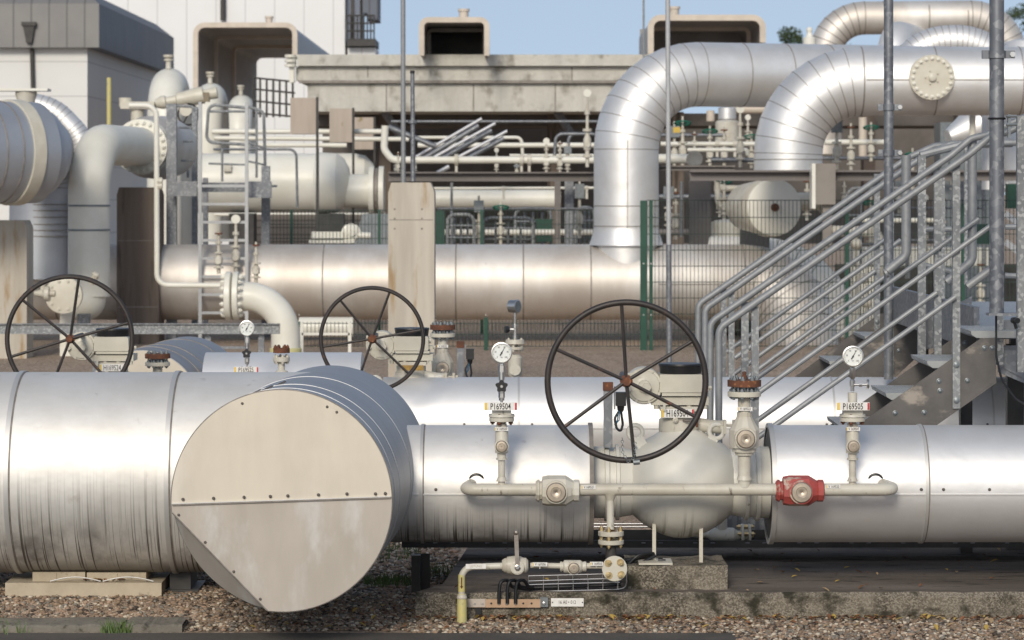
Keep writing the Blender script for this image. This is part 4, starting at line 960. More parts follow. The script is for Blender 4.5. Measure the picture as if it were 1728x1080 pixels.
# ================================================================ second row (behind the front pipes)
YR=17.98; SR=FPX/YR
def S(px,s): return (px-864)/s
def wheel(par,c,Rw,r,ends,s,depth=.5):
    m=MB(); m.torus(c,(0,1,0),Rw,r,80,10); m.build('handwheel_rim',M_WHEEL,par)
    for px,py in ends:
        e=V((S(px,s),c.y,EYE+(HOR-py)/s)); e=c+(e-c).normalized()*Rw
        m=MB(); m.tube([c+V((0,.02,0)),c+V((0,.02,0))+(e-c)*.12,e],r*.6,8); m.build('spoke',M_WHEEL,par)
    m=MB(); m.lathe(c+V((0,.035,0)),(0,-1,0),[(0,.028),(.02,.028),(.022,.018),(.05,.018)],12); m.mat(1).cyl(c+V((0,.03,0)),c+V((0,depth,0)),.015,n=12); m.build('hub',[M_RUST,M_WHEEL],par)
SK=('handwheel','spoke','hub','name_plate','bleed_plug')
v1=dup(VR,(-2.41-XV,YR-YB,0),'beige valve with plate H169524 and large black handwheel at the left edge',SK)
wheel(v1,V((S(118,288),YR-.63,2-247/288)),.366,.0145,((36,504),(134,466),(213,546),(168,626),(99,622),(12,604)),288)
plate('H169524',(v1.location.x+.0,YR-.112,ZB+.347),w=.158,h=.042,name='name_plate',par=v1)
v2=dup(VR,(-.604-XV,YR-YB+.06,0),'beige valve with smaller black handwheel and yellow plate in front of the concrete pillar',SK)
wheel(v2,V((S(628,288),YR-.63,2-247/288)),.300,.012,((573,505),(658,492),(715,556),(687,628),(612,620),(546,585)),288)
m=MB(); c=v2.location; m.box(c.x-.06,c.x+.07,YR-.116,YR-.112,ZB+.33,ZB+.362); m.build('name_plate',mat('ochre_plate',(.45,.27,.05),(.25,.15,.04),rough=.5,nscale=40),v2,smooth=0)
YQ=FPX/270
d=dup(VA,(S(266,270)-VA.location.x,YQ-YH,-.13),'beige vent riser with rusty flange top beside plate H169524',('lifting_stud',))
d=dup(VA,(S(747,270)-VA.location.x,YQ-YH,.05),'tall beige vent riser with round brass cap beside the concrete pillar',('lifting_stud',))
d=dup(GA,(S(417,270)-GA.location.x,YQ-YH,-.10),'farther pressure gauge with star knob in front of the cream elbow',('name_plate',))
plate('P169525',(d.location.x,YQ-.064,2-298/270),w=.152,h=.037,name='name_plate',par=d)
d=dup(JP,(S(777,270)-JP.location.x,YQ-FPX/352,-.02),'farther square post with rusty cap and black plug right of the concrete pillar')
t=thing('vent_riser','small riser with dark rusty bolted flange at the foot of the cream elbow','vent riser',P(475,640,270),'flanged vent risers on the header pipes')
c=P(475,640,270); m=MB(); m.lathe(c,(0,0,1),[(0,.045),(.05,.04),(.06,.022),(.11,.022)],16); flange(m,c+V((0,0,.11)),(0,0,1),.052,.03,6,.01,.015); m.mat(1).lathe(c+V((0,0,.165)),(0,0,1),[(0,.052),(.03,.052)],20); m.bolts(c+V((0,0,.195)),(0,0,1),.038,6,.011,.02); m.build('riser_pipe',[M_BEIGED,M_RUST],t)
t=thing('gauge_riser','riser with blue grey gauge turned sideways above a small beige valve','gauge riser',P(869,640,270),'pressure gauge risers')
q=lambda px,py:P(px,py,270)
m=MB(); m.cyl(q(869,640),q(869,600),.022,n=16); m.lathe(q(869,636),(0,0,1),[(0,.035),(.02,.045),(.12,.045),(.14,.03)],14); m.lathe(q(869,623)+V((0,-.03,0)),(0,-1,0),[(0,.036),(.03,.036)],20)
flange(m,q(869,590),(0,0,1),.055,.018,4,.01,.014); m.lathe(q(869,580),(0,0,1),[(0,.062),(.025,.058)],20); m.bolts(q(869,574),(0,0,1),.04,4,.01,.014); m.cyl(q(869,578),q(869,574),.02,n=12); m.build('riser_pipe',M_BEIGED,t)
m=MB(); m.lathe(q(869,574),(0,0,1),[(0,.014),(.03,.014),(.032,.010),(.075,.010),(.077,.015),(.10,.015),(.102,.008),(.17,.010)],10); m.tube([q(869,556),q(860,556)],.008,8); m.build('stem',M_STEEL,t)
m=MB(); m.lathe(q(860,556),(-1,-.3,0),[(0,.012),(.01,.022),(.03,.022)],8); m.build('star_knob',M_BLACK,t)
m=MB(); gd=V((.85,-.52,0)); c=q(868,517); m.lathe(c-gd*.02,gd,[(-.012,.036),(-.01,.040),(.035,.040),(.036,.043),(.046,.043),(.047,.038)],32); m.build('pressure_gauge',M_STEEL,t)
m=MB(); m.lathe(c+gd*.022,gd,[(0,.036),(.006,.036)],24); m.build('dial',M_GREYC,t)
def clad(name,label,pts,r,mt,fil=0,seg=8,n=56,bands=(),bandr=.005,bandw=.02,gore=True,seam=None,cat='pipe'):
    """clad pipe along a path with raised joint bands"""
    pts=[V(p) for p in pts]; t=thing(name,label,cat,V((pts[0].x,pts[0].y,max(0,min(p.z for p in pts)-r))))
    path=fillet(pts,fil,seg) if fil else pts
    m=MB(); m.mat(0).tube(path,r,n); m.mat(1)
    if gore and fil:
        for i in range(1,len(path)-1):
            d=(path[i+1]-path[i-1]).normalized(); m.lathe(path[i],d,[(-bandw*.4,r-.01),(-bandw*.4,r+bandr*.5),(bandw*.4,r+bandr*.5),(bandw*.4,r-.01)],n,cap=False)
    for p,d in bands:
        m.lathe(V(p),V(d),[(-bandw/2,r-.01),(-bandw/2,r+bandr),(bandw/2,r+bandr),(bandw/2,r-.01)],n,cap=False)
    m.build('cladding',[mt,M_SEAM],t,smooth=40)
    return t
t=thing('clad_pipe','bright white clad pipe of the second row passing behind the valve and stairs','pipe',(2,YR,ZB-RB))
m=MB(); m.cyl((-.78,YR,ZB+.002),(8,YR,ZB+.002),RB,n=90); m.build('cladding',M_CLADW,t)
m=MB(); m.mat(0)
for a,b in ((-.6,.03),(.06,1.9),(1.94,2.86),(2.9,6)): lapseam(m,a,b,YR,ZB,RB,.02,scr=.36,stm=0,scm=1)
m.build('lap_seam',[M_EDGE,M_SCREW],t)
for x in (.04,1.93,2.88):
    m=MB(); m.lathe((x,YR,ZB),(1,0,0),[(-.006,RB-.01),(-.006,RB+.005),(.006,RB+.005),(.006,RB-.01)],90,cap=False); m.build('joint_band',M_EDGE,t)
t=thing('clad_pipe','low pale clad pipe between the farther pressure gauge and the round cap','pipe',(-1.4,19.4,.3))
m=MB(); m.cyl((-2.0,19.38,.62),(-.98,19.38,.62),.335,n=80); m.build('cladding',M_CLADW,t)
c0=V((-2.39,19.1,.59)); c1=V((-2.27,20.8,.59)); dd=(c1-c0).normalized()
t=thing('blind_ended_header','farther bluish clad pipe end pointing at the camera behind plate H169524','pipe',(c0.x,c0.y,.19))
m=MB(); m.mat(0).lathe(c0,dd,[(0,.395),(.01,.40),(1.7,.40)],90); m.build('shell',M_SIDE,t)
m=MB(); m.lathe(c0-dd*.004,dd,[(0,.39),(.003,.39)],90); m.build('end_cap',M_CAP,t)
m=MB()
for k in (.3,.6,1.3): m.lathe(c0+dd*k,dd,[(-.006,.39),(-.006,.404),(.006,.404),(.006,.39)],90,cap=False)
m.build('joint_bands',M_SEAM,t)
# low steel tray beam crossing the left middle
t=thing('steel_rail','pale perforated steel rail crossing low behind the left handwheel','rail',P(200,640,165))
m=MB(); a=P(-40,546,165); b=P(472,546,165); m.box(a.x,b.x,a.y,a.y+.05,a.z-.105,a.z); m.box(a.x,b.x,a.y-.03,a.y,a.z-.008,a.z); m.box(a.x,b.x,a.y-.03,a.y,a.z-.105,a.z-.097); m.build('beam',M_GALV,t,smooth=0)
for px in (160,350,440):
    m=MB(); q_=P(px,560,165); m.box(q_.x-.03,q_.x+.03,q_.y+.05,q_.y+.1,0,q_.z); m.build('leg',M_GALVD,t,smooth=0)
m=MB(); a=P(350,586,150); b=P(420,586,150); m.box(a.x,b.x,a.y,a.y+.04,a.z-.02,a.z+.01); m.box(a.x,a.x+.03,a.y,a.y+.04,0,a.z); single(m,'steel_bracket',M_GALVD,'small grey steel bracket right of the bluish clad pipe end','bracket',smooth=0)

# ================================================================ concrete pillar and columns
def column(label,px0,px1,py0,s,mt,depth=.45,cap=.03,groovs=(),py1=None,name='concrete_column',cat='column',top=None):
    a=P(px0,py0,s); b=P(px1,py0,s); z1=0 if py1 is None else P(0,py1,s).z; z=a.z
    t=thing(name,label,cat,V(((a.x+b.x)/2,a.y,z1)))
    m=MB(); pr=[(a.x,z1),(b.x,z1),(b.x,z-.10),(b.x-.012,z-.06),(b.x-.04,z),(a.x+.03,z),(a.x+.012,z-.06),(a.x,z-.10)]
    m.prism([V((x,a.y,zz)) for x,zz in pr],(0,depth,0)); m.build('shaft',mt,t,smooth=0)
    if groovs:
        m=MB()
        for kind,x,y in groovs:
            if kind=='l': zz=P(0,y,s).z; m.box(a.x+.01,b.x-.01,a.y-.002,a.y+.001,zz-.004,zz+.004)
            else: c=P(x,y,s); m.lathe(c+V((0,.001,0)),(0,-1,0),[(0,.011),(.002,.011)],10)
        m.build('form_marks',M_SEAM,t)
    return t
column('tall pale concrete pillar with rust stain standing in front of the wide clad pipe',655,733,308,172,M_PILLAR,.5,groovs=(('l',0,371),('d',666,353),('d',712,353),('d',666,386),('d',712,386),('d',666,369),('d',712,369)))
column('dark water stained concrete pillar left of the ladder',197,268,316,128,M_CONCD,.6,groovs=(('l',0,406),('l',0,518)))
column('grey concrete pillar with dark drips at the left edge',-22,45,372,140,M_PILLAR,.5)
# ================================================================ wide far pipe and its neighbours
SC_=126; YC=FPX/SC_; ZC=2-(476-325)/SC_; RC=.505
X=lambda px:S(px,SC_)
bands=[((X(px),YC,ZC),(1,0,0)) for px in (100,548,770,883,996)]
t=clad('clad_pipe','very wide silver clad pipe crossing the middle behind the concrete pillar',[(X(-60),YC,ZC),(X(1338),YC,ZC),(X(1352),YC-.9,ZC-1.7)],RC,M_CLADB,fil=.72,seg=6,bands=bands,bandw=.016,n=80)
m=MB(); m.lathe((X(1172),YC,ZC),(1,0,0),[(0,0.1),(.001,.1)],4)
m=MB(); m.box(X(1108),X(1330),YC-RC-.008,YC-RC+.01,ZC-.02,ZC-.008); m.build('lap_seam',M_SEAM,t,smooth=0)
# T branch saddle and first bend
ZE=2+201/SC_
t=clad('clad_pipe','big silver pipe bend rising from the wide pipe and turning right, nearest the sky',[(1.53,YC,ZC+.2),(1.53,YC,ZE),(9.5,YC+2.6,ZE)],.435,M_CLADC,fil=1.02,seg=9,n=72,bands=[((1.53,YC,ZC+z),(0,0,1)) for z in (1.02,.75)]+[((x,YC+(x-1.53)*.326,ZE),(1,.326,0)) for x in (3.1,3.7,4.3)],bandw=.011)
m=MB(); m.lathe((1.53,YC,ZC+.36),(0,0,1),[(.135,.50),(.20,.475),(.30,.445),(.36,.437)],60,cap=False); m.build('saddle',M_CLADC,t)
m=MB(); m.box(1.525,1.535,YC-.4365,YC-.43,ZC+.6,ZE-.9); m.build('vertical_seam',M_SEAM,t,smooth=0)
# second bend with blank flange
s2=132; Y2=FPX/s2; X2=S(1330,s2); Z2=2+188/s2
t=clad('clad_pipe','silver pipe bend at the right with a round bolted blank flange on its side',[(X2,Y2,2.2),(X2,Y2,Z2),(9.8,Y2,Z2)],.438,M_CLADC,fil=.93,seg=9,n=72,bands=[((X2,Y2,2.42),(0,0,1)),((S(1452,s2),Y2,Z2),(1,0,0)),((S(1718,s2),Y2,Z2),(1,0,0)),((S(1575,s2),Y2,Z2),(1,0,0))],bandw=.011)
m=MB(); m.box(S(1455,s2),S(1740,s2),Y2-.445,Y2-.43,Z2-.006,Z2+.006); m.build('lap_seam',M_SEAM,t,smooth=0)
c=V((S(1572,s2*1.012),Y2-.46,2+194/133.5))
m=MB(); m.mat(0).lathe(c+V((0,.1,0)),(0,-1,0),[(0,.27),(.06,.285),(.13,.285),(.135,.28)],56); m.mat(1).bolts(c+V((0,-.035,0)),(0,-1,0),.242,20,.024,.04); m.mat(0).lathe(c+V((0,-.03,0)),(0,-1,0),[(0,.05),(.05,.05),(.06,.03)],12)
m.bolts(c+V((0,-.035,0)),(0,-1,0),.085,5,.012,.03)
m.build('blank_flange',[M_BEIGE,M_CREAM],t)
# far bends, upper right
t=clad('clad_pipe','farther silver pipe arch at the top right against the sky',[P(1392,260,92),P(1392,31,92),P(1655,28,92)+V((.5,0,0)),P(1655,200,92)+V((.6,0,0))],.305,M_CLADB,fil=.72,seg=8,n=48,bands=[((S(px,92),FPX/92,P(0,30,92).z),(1,0,0)) for px in (1490,1565,1630)],bandw=.02)
t=clad('clad_pipe','striped white clad pipe arch between the two silver bends at top right',[P(1508,160,102),P(1532,72,102),P(1672,68,102),P(1720,170,102)],.27,M_CLADC,fil=.9,seg=12,n=48,bandw=.011)
t=clad('clad_pipe','small white clad dome behind the striped arch at top right',[P(1508,170,95),P(1508,62,95),P(1575,62,95)+V((0,2,0))],.30,M_CLADW,fil=.5,seg=8,n=40,gore=False)
m=MB(); c=P(1745,200,98); m.lathe(V((c.x,c.y,2)),(0,0,1),[(0,.55),(1.9+.6,.55),(2.6,.5),(2.7,.0)],40); single(m,'white_tank',M_CLADW,'pale round tank top at the right edge below the silver arch','tank')
m=MB(); c=P(1366,75,110); m.lathe(c,(0,0,1),[(-.1,.10),(.10,.10),(.12,.06),(.2,.03)],16); m.ball(c+V((.0,0,.22)),.05,8,6); single(m,'roof_vent',M_CREAM,'small cream vent cap standing on the first silver bend','vent cap')
# white bend behind the fence at right
t=clad('clad_pipe','large white clad pipe bend curving down behind the green fence and stairs',[P(1200,482,120)+V((0,.2,0)),P(1372,482,120),P(1372,680,120)],.69,M_WHITEP,fil=.80,seg=7,n=64,bandw=.014)

# ================================================================ green mesh fence
def fence(label,xa,ya,xb,yb_,z0,z1,posts,hz):
    t=thing('mesh_fence',label,'fence',((xa+xb)/2,(ya+yb_)/2,z0))
    L=math.hypot(xb-xa,yb_-ya); ux,uy=(xb-xa)/L,(yb_-ya)/L
    n=int(L/.05); m=MB(); k0=0
    for i in range(n+1):
        x=xa+ux*i*.05; y=ya+uy*i*.05
        m.box(x-.0038,x+.0038,y-.0026,y+.0026,z0+.02,z1)
    for z in hz:
        m.bar((xa,ya-.006,z),(xb,yb_-.006,z),.006,.010); 
    m.build('mesh_panel',M_WIRE,t,smooth=0)
    for x,w,zt in posts:
        m=MB(); y=ya+(x-xa)/ux*uy if abs(ux)>1e-6 else ya; m.box(x-w/2,x+w/2,y-.03,y+.03,-.05 if z0<.2 else z0,zt); m.mat(1)
        for z in (.45,1.1): m.lathe((x,y-.03,z),(0,-1,0),[(0,.010),(.004,.010)],8)
        m.build('fence_post',[M_FGREEN,M_STEEL],t,smooth=0)
    return t
sf=133; yf=FPX/sf
hz=[2-(y-325)/sf for y in (338,367,395,422,449,476,503,530,557,584)]
fence('green wire mesh fence in front of the wide pipe, right of the paired posts',S(1092,sf),yf,S(1800,sf),yf,.03,1.9,[(S(1086,sf),.085,1.9),(S(1098.5,sf),.045,1.9),(S(1429,sf),.045,1.86),(S(1625,sf),.045,1.86)],hz)
fence('low strip of green mesh fence under the wide pipe',S(505,sf),yf,S(1080,sf),yf,.03,.36,[(S(820,sf),.05,.42),(S(505,sf),.03,.36)],[.05,.2,.34])
sg=119; yg=FPX/sg
hz=[1.75,1.55,1.35,1.15,.95]
fence('green mesh fence behind the wide pipe, left of the paired posts',S(455,sg),yg,S(1085,sg),yg,.03,1.75,[(S(492,sg),.04,1.76),(S(813,sg),.045,1.76),(S(640,sg),.04,1.76)],hz)

# ================================================================ concrete gallery (long beam) and dark hall behind
s=88; yb_=FPX/s
def rect(m,x0,x1,y0,y1,s,d,off=0.0):
    a=P(x0,y1,s); b=P(x1,y0,s); m.box(a.x,b.x,a.y+off,a.y+off+d,a.z,b.z)
t=thing('concrete_gallery','long weathered grey concrete beam structure below the rooftop ducts','building',P(800,500,s))
m=MB(); rect(m,503,1096,93,112,s,8,-.25); m.build('parapet',M_CONC,t,smooth=0)
m=MB(); rect(m,500,1096,113,136,s,8,-.10); m.build('upper_panel',M_CONC,t,smooth=0)
m=MB(); rect(m,519,1096,141,188,s,8,0); m.mat(1); rect(m,505,1096,136.5,140.5,s,.2,-.12); m.build('lower_panel',[M_CONC,M_SEAM],t,smooth=0)
m=MB()
for x,y0,y1,o in ((621,114,131,-.104),(965,114,136,-.104),(652,142,187,-.004),(799,142,187,-.004),(937,142,187,-.004)):
    rect(m,x-1.2,x+1.2,y0,y1,s,.02,o)
m.build('panel_joints',M_SEAM,t,smooth=0)
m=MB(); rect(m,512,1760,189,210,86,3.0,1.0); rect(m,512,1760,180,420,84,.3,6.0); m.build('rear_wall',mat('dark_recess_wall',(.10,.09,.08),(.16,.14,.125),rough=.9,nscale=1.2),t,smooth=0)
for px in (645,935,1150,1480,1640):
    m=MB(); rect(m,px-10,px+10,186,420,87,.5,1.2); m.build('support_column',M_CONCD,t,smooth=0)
for px in (648,940): m=MB(); m.bar(P(px,188,87)+V((0,.2,0)),P(px+26,228,87)+V((0,.4,0)),.12,.12); m.build('brace',M_GALVD,t,smooth=0)
m=MB(); rect(m,486,500,94,110,s,.3,-.3); rect(m,490,498,110,140,s,.2,-.3)
for i in range(3): m.lathe(P(492,98+i*8,s)+V((0,-.3,0)),(0,0,1),[(0,.11),(.05,.11)],12)
m.build('pipe_outlet',M_CREAM,t)
# rooftop ducts
M_DUCTF=mat('duct_frame_paint',(.62,.54,.45),(.52,.45,.37),rough=.5,nscale=4)
M_DUCT=mat('duct_sheet',(.42,.42,.43),(.34,.34,.35),rough=.5,metal=.4,nscale=3,lines=(1,.55,.03,(.10,.10,.10)))
M_DUCTI=mat('duct_inside',(.34,.33,.32),(.27,.26,.25),rough=.7,nscale=3,lines=(1,.55,.04,(.15,.14,.13)))
def duct(label,x0,x1,y0,yl,yr,s,depth,fw,inner,rc=12,stub=None,back=True):
    a=P(x0,y0,s); b=P(x1,y0,s); zl=P(0,yl,s).z; zr=P(0,yr,s).z; t=thing('air_duct',label,'duct',V(((a.x+b.x)/2,a.y,min(zl,zr))),'rooftop air ducts')
    def U(ins,zz=0):
        r=max(.02,rc/s-ins); xa,xb,zt=a.x+ins,b.x-ins,a.z-ins; pts=[V((xa,a.y,zl))]
        for k in range(9):
            an=math.pi-k*math.pi/16; pts.append(V((xa+r+r*math.cos(an),a.y,zt-r+r*math.sin(an))))
        for k in range(9):
            an=math.pi/2-k*math.pi/16; pts.append(V((xb-r+r*math.cos(an),a.y,zt-r+r*math.sin(an))))
        pts.append(V((xb,a.y,zr))); return pts
    def ringU(m,i0,i1,y0_,y1_):
        o=U(i0); i=U(i1); n=len(o); vs=[]
        for L,yy in ((o,y0_),(i,y0_),(o,y1_),(i,y1_)): vs+= [p+V((0,yy,0)) for p in L]
        fs=[]
        for k in range(n-1):
            fs+=[(k,k+1,n+k+1,n+k),(2*n+k+1,2*n+k,3*n+k,3*n+k+1),(k,2*n+k,2*n+k+1,k+1),(n+k,n+k+1,3*n+k+1,3*n+k)]
        fs+=[(0,n,3*n,2*n),(n-1,3*n-1,4*n-1,2*n-1)]
        m.add(vs,fs)
    f=fw/s
    m=MB(); ringU(m,0,f,-.05,.12); m.build('front_frame',M_DUCTF,t,smooth=40)
    m=MB(); m.mat(0); ringU(m,.03,f*.5,.12,depth); m.build('outer_shell',M_DUCT,t,smooth=40)
    m=MB(); ringU(m,f*.5+.002,f*.9,.121,depth); m.build('lining',M_DUCTI,t,smooth=40)
    m=MB()
    for k in inner:
        m=MB(); ringU(m,f*.5,f*1.6,k,k+.15); m.build('inner_frame',M_DUCTF,t,smooth=40)
    if back: m=MB(); m.box(a.x+.05,b.x-.05,a.y+depth,a.y+depth+.05,min(zl,zr)-.8,a.z-.02); m.build('rear_panel',M_DUCTI,t,smooth=0)  # panel added behind the mouth to keep the opening dark
    if stub:
        m=MB()
        for sx in stub: q_=P(sx,y0,s); m.lathe(q_+V((0,.4,-.02)),(0,0,1),[(0,.09),(.14,.09),(.15,.11),(.2,.11)],12)
        m.build('roof_stub',M_DUCTF,t)
    return t
duct('largest rooftop air duct with open dark mouth above the cream domes',326,502,38,200,96,68,17,8.5,(4,9),20,(452,),False)
duct('middle rooftop air duct with open dark mouth against the blue sky',707,826,29,94,94,90,4.5,9,(2.2,),16,(782,))
duct('right rooftop air duct with its mouth partly hidden by the silver bend',1093,1292,25,96,72,90,4.5,10,(2.2,),22,(1140,))
# low railings in front of big white building
t=thing('roof_railing','grey steel cage railing left of the concrete beam','railing',P(450,200,84))
m=MB()
for i in range(7): px=428+i*11; m.tube([P(px,198,84),P(px,131+i*1.2,84)],.022,6)
for y in (131,150,170,190): m.tube([P(426,y,84),P(498,y+7,84)],.022,6)
m.build('bars',M_DARK,t)

# ================================================================ buildings
M_WALLW=mat('pale_wall_panel',(.70,.70,.68),(.66,.66,.645),rough=.7,nscale=.4,lines=(2,.9,.02,(.45,.45,.44)))
M_WALLV=mat('white_wall_sheet',(.76,.76,.755),(.72,.72,.71),rough=.7,nscale=.3,lines=(0,1.1,.03,(.55,.55,.55)))
M_FASC=mat('grey_standing_seam',(.23,.225,.215),(.20,.195,.19),rough=.6,metal=.2,nscale=1,lines=(0,.46,.03,(.12,.12,.12)))
M_FASCS=mat('grey_ribbed_cladding',(.18,.19,.21),(.15,.16,.18),rough=.6,metal=.2,nscale=1,lines=(1,.5,.05,(.10,.10,.11)))  # shaded side of the roof edge, shade put into a darker, bluer grey
xc,yc0,yc1=-11.02,76.9,93.5
t=thing('grey_roofed_building','pale building with dark grey metal clad roof edge at the top left','building',(xc-6,yc0,0))
m=MB(); m.mat(0); m.box(xc-14,xc,yc0,yc1,0,5.85); m.build('wall',[M_WALLW],t,smooth=0)
m=MB(); m.mat(0).add([(xc-14,yc0-.35,5.75),(xc+.35,yc0-.35,5.75),(xc+.35,yc0-.35,6.88),(xc-14,yc0-.35,6.88)],[(0,1,2,3)])
m.add([(xc-14,yc0-.35,6.88),(xc+.35,yc0-.35,6.88),(xc-.15,yc0+.1,7.28),(xc-14,yc0+.1,7.28)],[(0,1,2,3)])
m.mat(1).add([(xc+.35,yc0-.35,5.75),(xc+.35,yc1,5.75),(xc+.35,yc1,6.88),(xc+.35,yc0-.35,6.88)],[(0,1,2,3)])
m.add([(xc+.35,yc0-.35,6.88),(xc+.35,yc1,6.88),(xc-.15,yc1-.5,7.28),(xc-.15,yc0+.1,7.28)],[(0,1,2,3)])
m.add([(xc+.35,yc1,5.75),(xc-14,yc1,5.75),(xc-14,yc1,6.88),(xc+.35,yc1,6.88)],[(0,1,2,3)])
m.add([(xc-14,yc0-.35,5.75),(xc+.35,yc0-.35,5.75),(xc+.35,yc1,5.75),(xc-14,yc1,5.75)],[(3,2,1,0)]); m.add([(xc-14,yc0+.1,7.28),(xc-.15,yc0+.1,7.28),(xc-.15,yc1-.5,7.28),(xc-14,yc1-.5,7.28)],[(0,1,2,3)])
m.build('roof',[M_FASC,M_FASCS],t,smooth=0)
q_=P(51,40,65.3); m=MB(); m.box(q_.x-.20,q_.x+.17,q_.y-.2,q_.y,q_.z-.06,q_.z+.04); m.prism([q_+V((-.16,-.16,-.06)),q_+V((-.08,-.16,-.5)),q_+V((.06,-.16,-.5)),q_+V((.13,-.16,-.06))],(0,.16,0)); m.cyl((q_.x+.06,yc0-.1,3.5),(q_.x+.0,yc0-.1,q_.z-.4),.055,n=10); m.build('downpipe',M_DARK,t,smooth=20)
t=thing('white_building','tall white sheet clad building behind the left rooftop duct','building',(-10,112,0))
sb=45; xr=S(582,sb); xl=S(90,sb)
m=MB(); m.mat(0).box(xl,xr,FPX/sb,FPX/sb+12,0,12); m.build('wall',M_WALLV,t,smooth=0)
m=MB(); m.cyl((S(377,sb),FPX/sb-.15,P(0,35,sb).z),(S(377,sb),FPX/sb-.15,12),.10,n=10); m.build('downpipe',M_DARK,t)
t=thing('stair_tower','dark steel stair tower with railing on the edge of the white building','stair tower',(S(610,sb),FPX/sb,0))
m=MB(); rect(m,586,633,80,340,sb,3,.2); m.build('tower_wall',M_WALLV,t,smooth=0)
m=MB(); rect(m,586,634,66,78,sb,3,-.3); m.mat(0); rect(m,592,598,-40,66,sb,.3,-.1); rect(m,604,609,-40,66,sb,.2,1.5); m.build('balcony_floor',M_DARK,t,smooth=0)
m=MB(); rect(m,612,638,-60,22,sb,2.2,.0); rect(m,620,638,22,34,sb,2.2,.0); m.build('upper_box',mat('blue_grey_sheet',(.12,.14,.17),(.10,.11,.14),rough=.6,nscale=1,lines=(0,.3,.03,(.05,.05,.06))),t,smooth=0)
m=MB()
for i in range(9): m.tube([P(587+i*5.6,67,sb)+V((0,-.3,0)),P(587+i*5.6,27,sb)+V((0,-.3,0))],.03,6)
for y in (27,40,53): m.tube([P(586,y,sb)+V((0,-.3,0)),P(633,y,sb)+V((0,-.3,0))],.035,6)
m.build('railing',M_DARK,t)

# ================================================================ trees
M_LEAF=mat('tree_foliage',(.035,.060,.022),(.060,.090,.032),rough=.7,nscale=1.5); M_LEAF2=mat('tree_foliage_light',(.075,.105,.04),(.05,.075,.03),rough=.7,nscale=1.5)
M_BARK=mat('tree_bark',(.09,.07,.05),rough=.9)
def tree(label,x,y,h,w,seed,z0=.35):
    rs=random.Random(seed); t=thing('broadleaf_tree',label,'tree',(x,y,0),'trees beyond the plant')
    m=MB(); m.tube([(x,y,0),(x+.1,y,h*.3),(x-.1,y+.1,h*.62),(x,y,h*.9)],.2,9,rads=[.34,.26,.15,.04])
    for k in range(9):
        a=rs.uniform(0,6.3); z=h*rs.uniform(.32,.7); m.tube([(x,y,z),(x+math.cos(a)*w*.3,y+math.sin(a)*w*.3,z+h*.13),(x+math.cos(a)*w*.45,y+math.sin(a)*w*.45,z+h*.2)],.08,6,rads=[.1,.06,.02])
    m.build('trunk',M_BARK,t)
    m=MB(); cl=[]
    for k in range(42):
        a=rs.uniform(0,6.3); u=rs.uniform(-1,1); q=rs.uniform(.55,1); rr=math.sqrt(max(0,1-u*u))
        cl.append((x+math.cos(a)*rr*q*w*.5,y+math.sin(a)*rr*q*w*.5,h*(z0+1)/2+u*q*h*(1-z0)/2,rs.uniform(.10,.2)*w))
    for (cx,cy,cz,cr) in cl:
        mi=rs.choice((0,0,1))
        for k in range(230):
            a=rs.uniform(0,6.3); u=rs.uniform(-1,1); q=rs.random()**.4; rr=math.sqrt(1-u*u); p=V((cx+math.cos(a)*rr*q*cr,cy+math.sin(a)*rr*q*cr,cz+u*q*cr*.8))
            l=rs.uniform(.05,.12); d=V((rs.uniform(-1,1),rs.uniform(-1,1),rs.uniform(-1,1))).normalized()*l; e=V((rs.uniform(-1,1),rs.uniform(-1,1),rs.uniform(-1,1))).normalized()*l
            m.mat(mi).add([p-d,p+e*.6,p+d,p-e*.6],[(0,1,2,3)])
    m.build('crown',[M_LEAF,M_LEAF2],t,smooth=0)
tree('broadleaf tree beyond the plant between the right duct and the silver arch',S(1337,28),178,12.1,3.6,1)
tree('broadleaf tree partly hidden under the silver arch at top right',S(1425,28),180,11.6,4.2,2)
tree('tallest broadleaf tree beyond the plant at the right edge',S(1732,28),176,13.4,5.0,3)

# ================================================================ left side: vessel, bends, valve, ladder platform
t=thing('filter_vessel','large silver blue vessel with beige ring at the left edge','vessel',P(20,420,138))
a=P(-112,256,146); dv=V((.75,.66,0)).normalized()
m=MB(); m.lathe(a,dv,[(0,.56),(.55,.60),(1.35,.60),(1.36,.55),(1.5,.50),(1.65,.36)],56); m.mat(1).lathe(a,dv,[(.98,.595),(.981,.625),(1.14,.625),(1.141,.595)],56,cap=False); m.mat(2)
for k in (.25,.62,.84): m.lathe(a,dv,[(k,.55),(k,.605+.0),(k+.012,.610),(k+.012,.55)],56,cap=False)
m.build('shell',[M_VESS,M_BEIGE,M_SEAM],t)
m=MB(); q_=P(44,196,140); m.lathe(q_,(0,0,1),[(-.15,.10),(.15,.10),(.26,.13),(.30,.13)],16); m.mat(1).box(q_.x-.36,q_.x+.28,q_.y-.15,q_.y+.15,q_.z+.30,q_.z+.33); m.build('top_valve',[M_BEIGED,M_CREAM],t)
t=clad('clad_pipe','dark ribbed clad bend dropping from the silver vessel to the wide pipe',[a+dv*1.25,P(72,250,128),P(68,470,128)],.42,M_VESS,fil=.5,seg=6,n=44,bands=[((P(75,y,128).x,P(75,y,128).y,P(75,y,128).z),(0,0,1)) for y in (345,355,366,378,388,398)],bandw=.012)
t=clad('clad_pipe','shiny silver segmented bend in front of the pale building at the left',[P(30,178,95),P(85,178,95),P(140,236,95),P(150,320,95)],.21,M_CLADC,fil=.8,seg=7,n=36,bandw=.011)
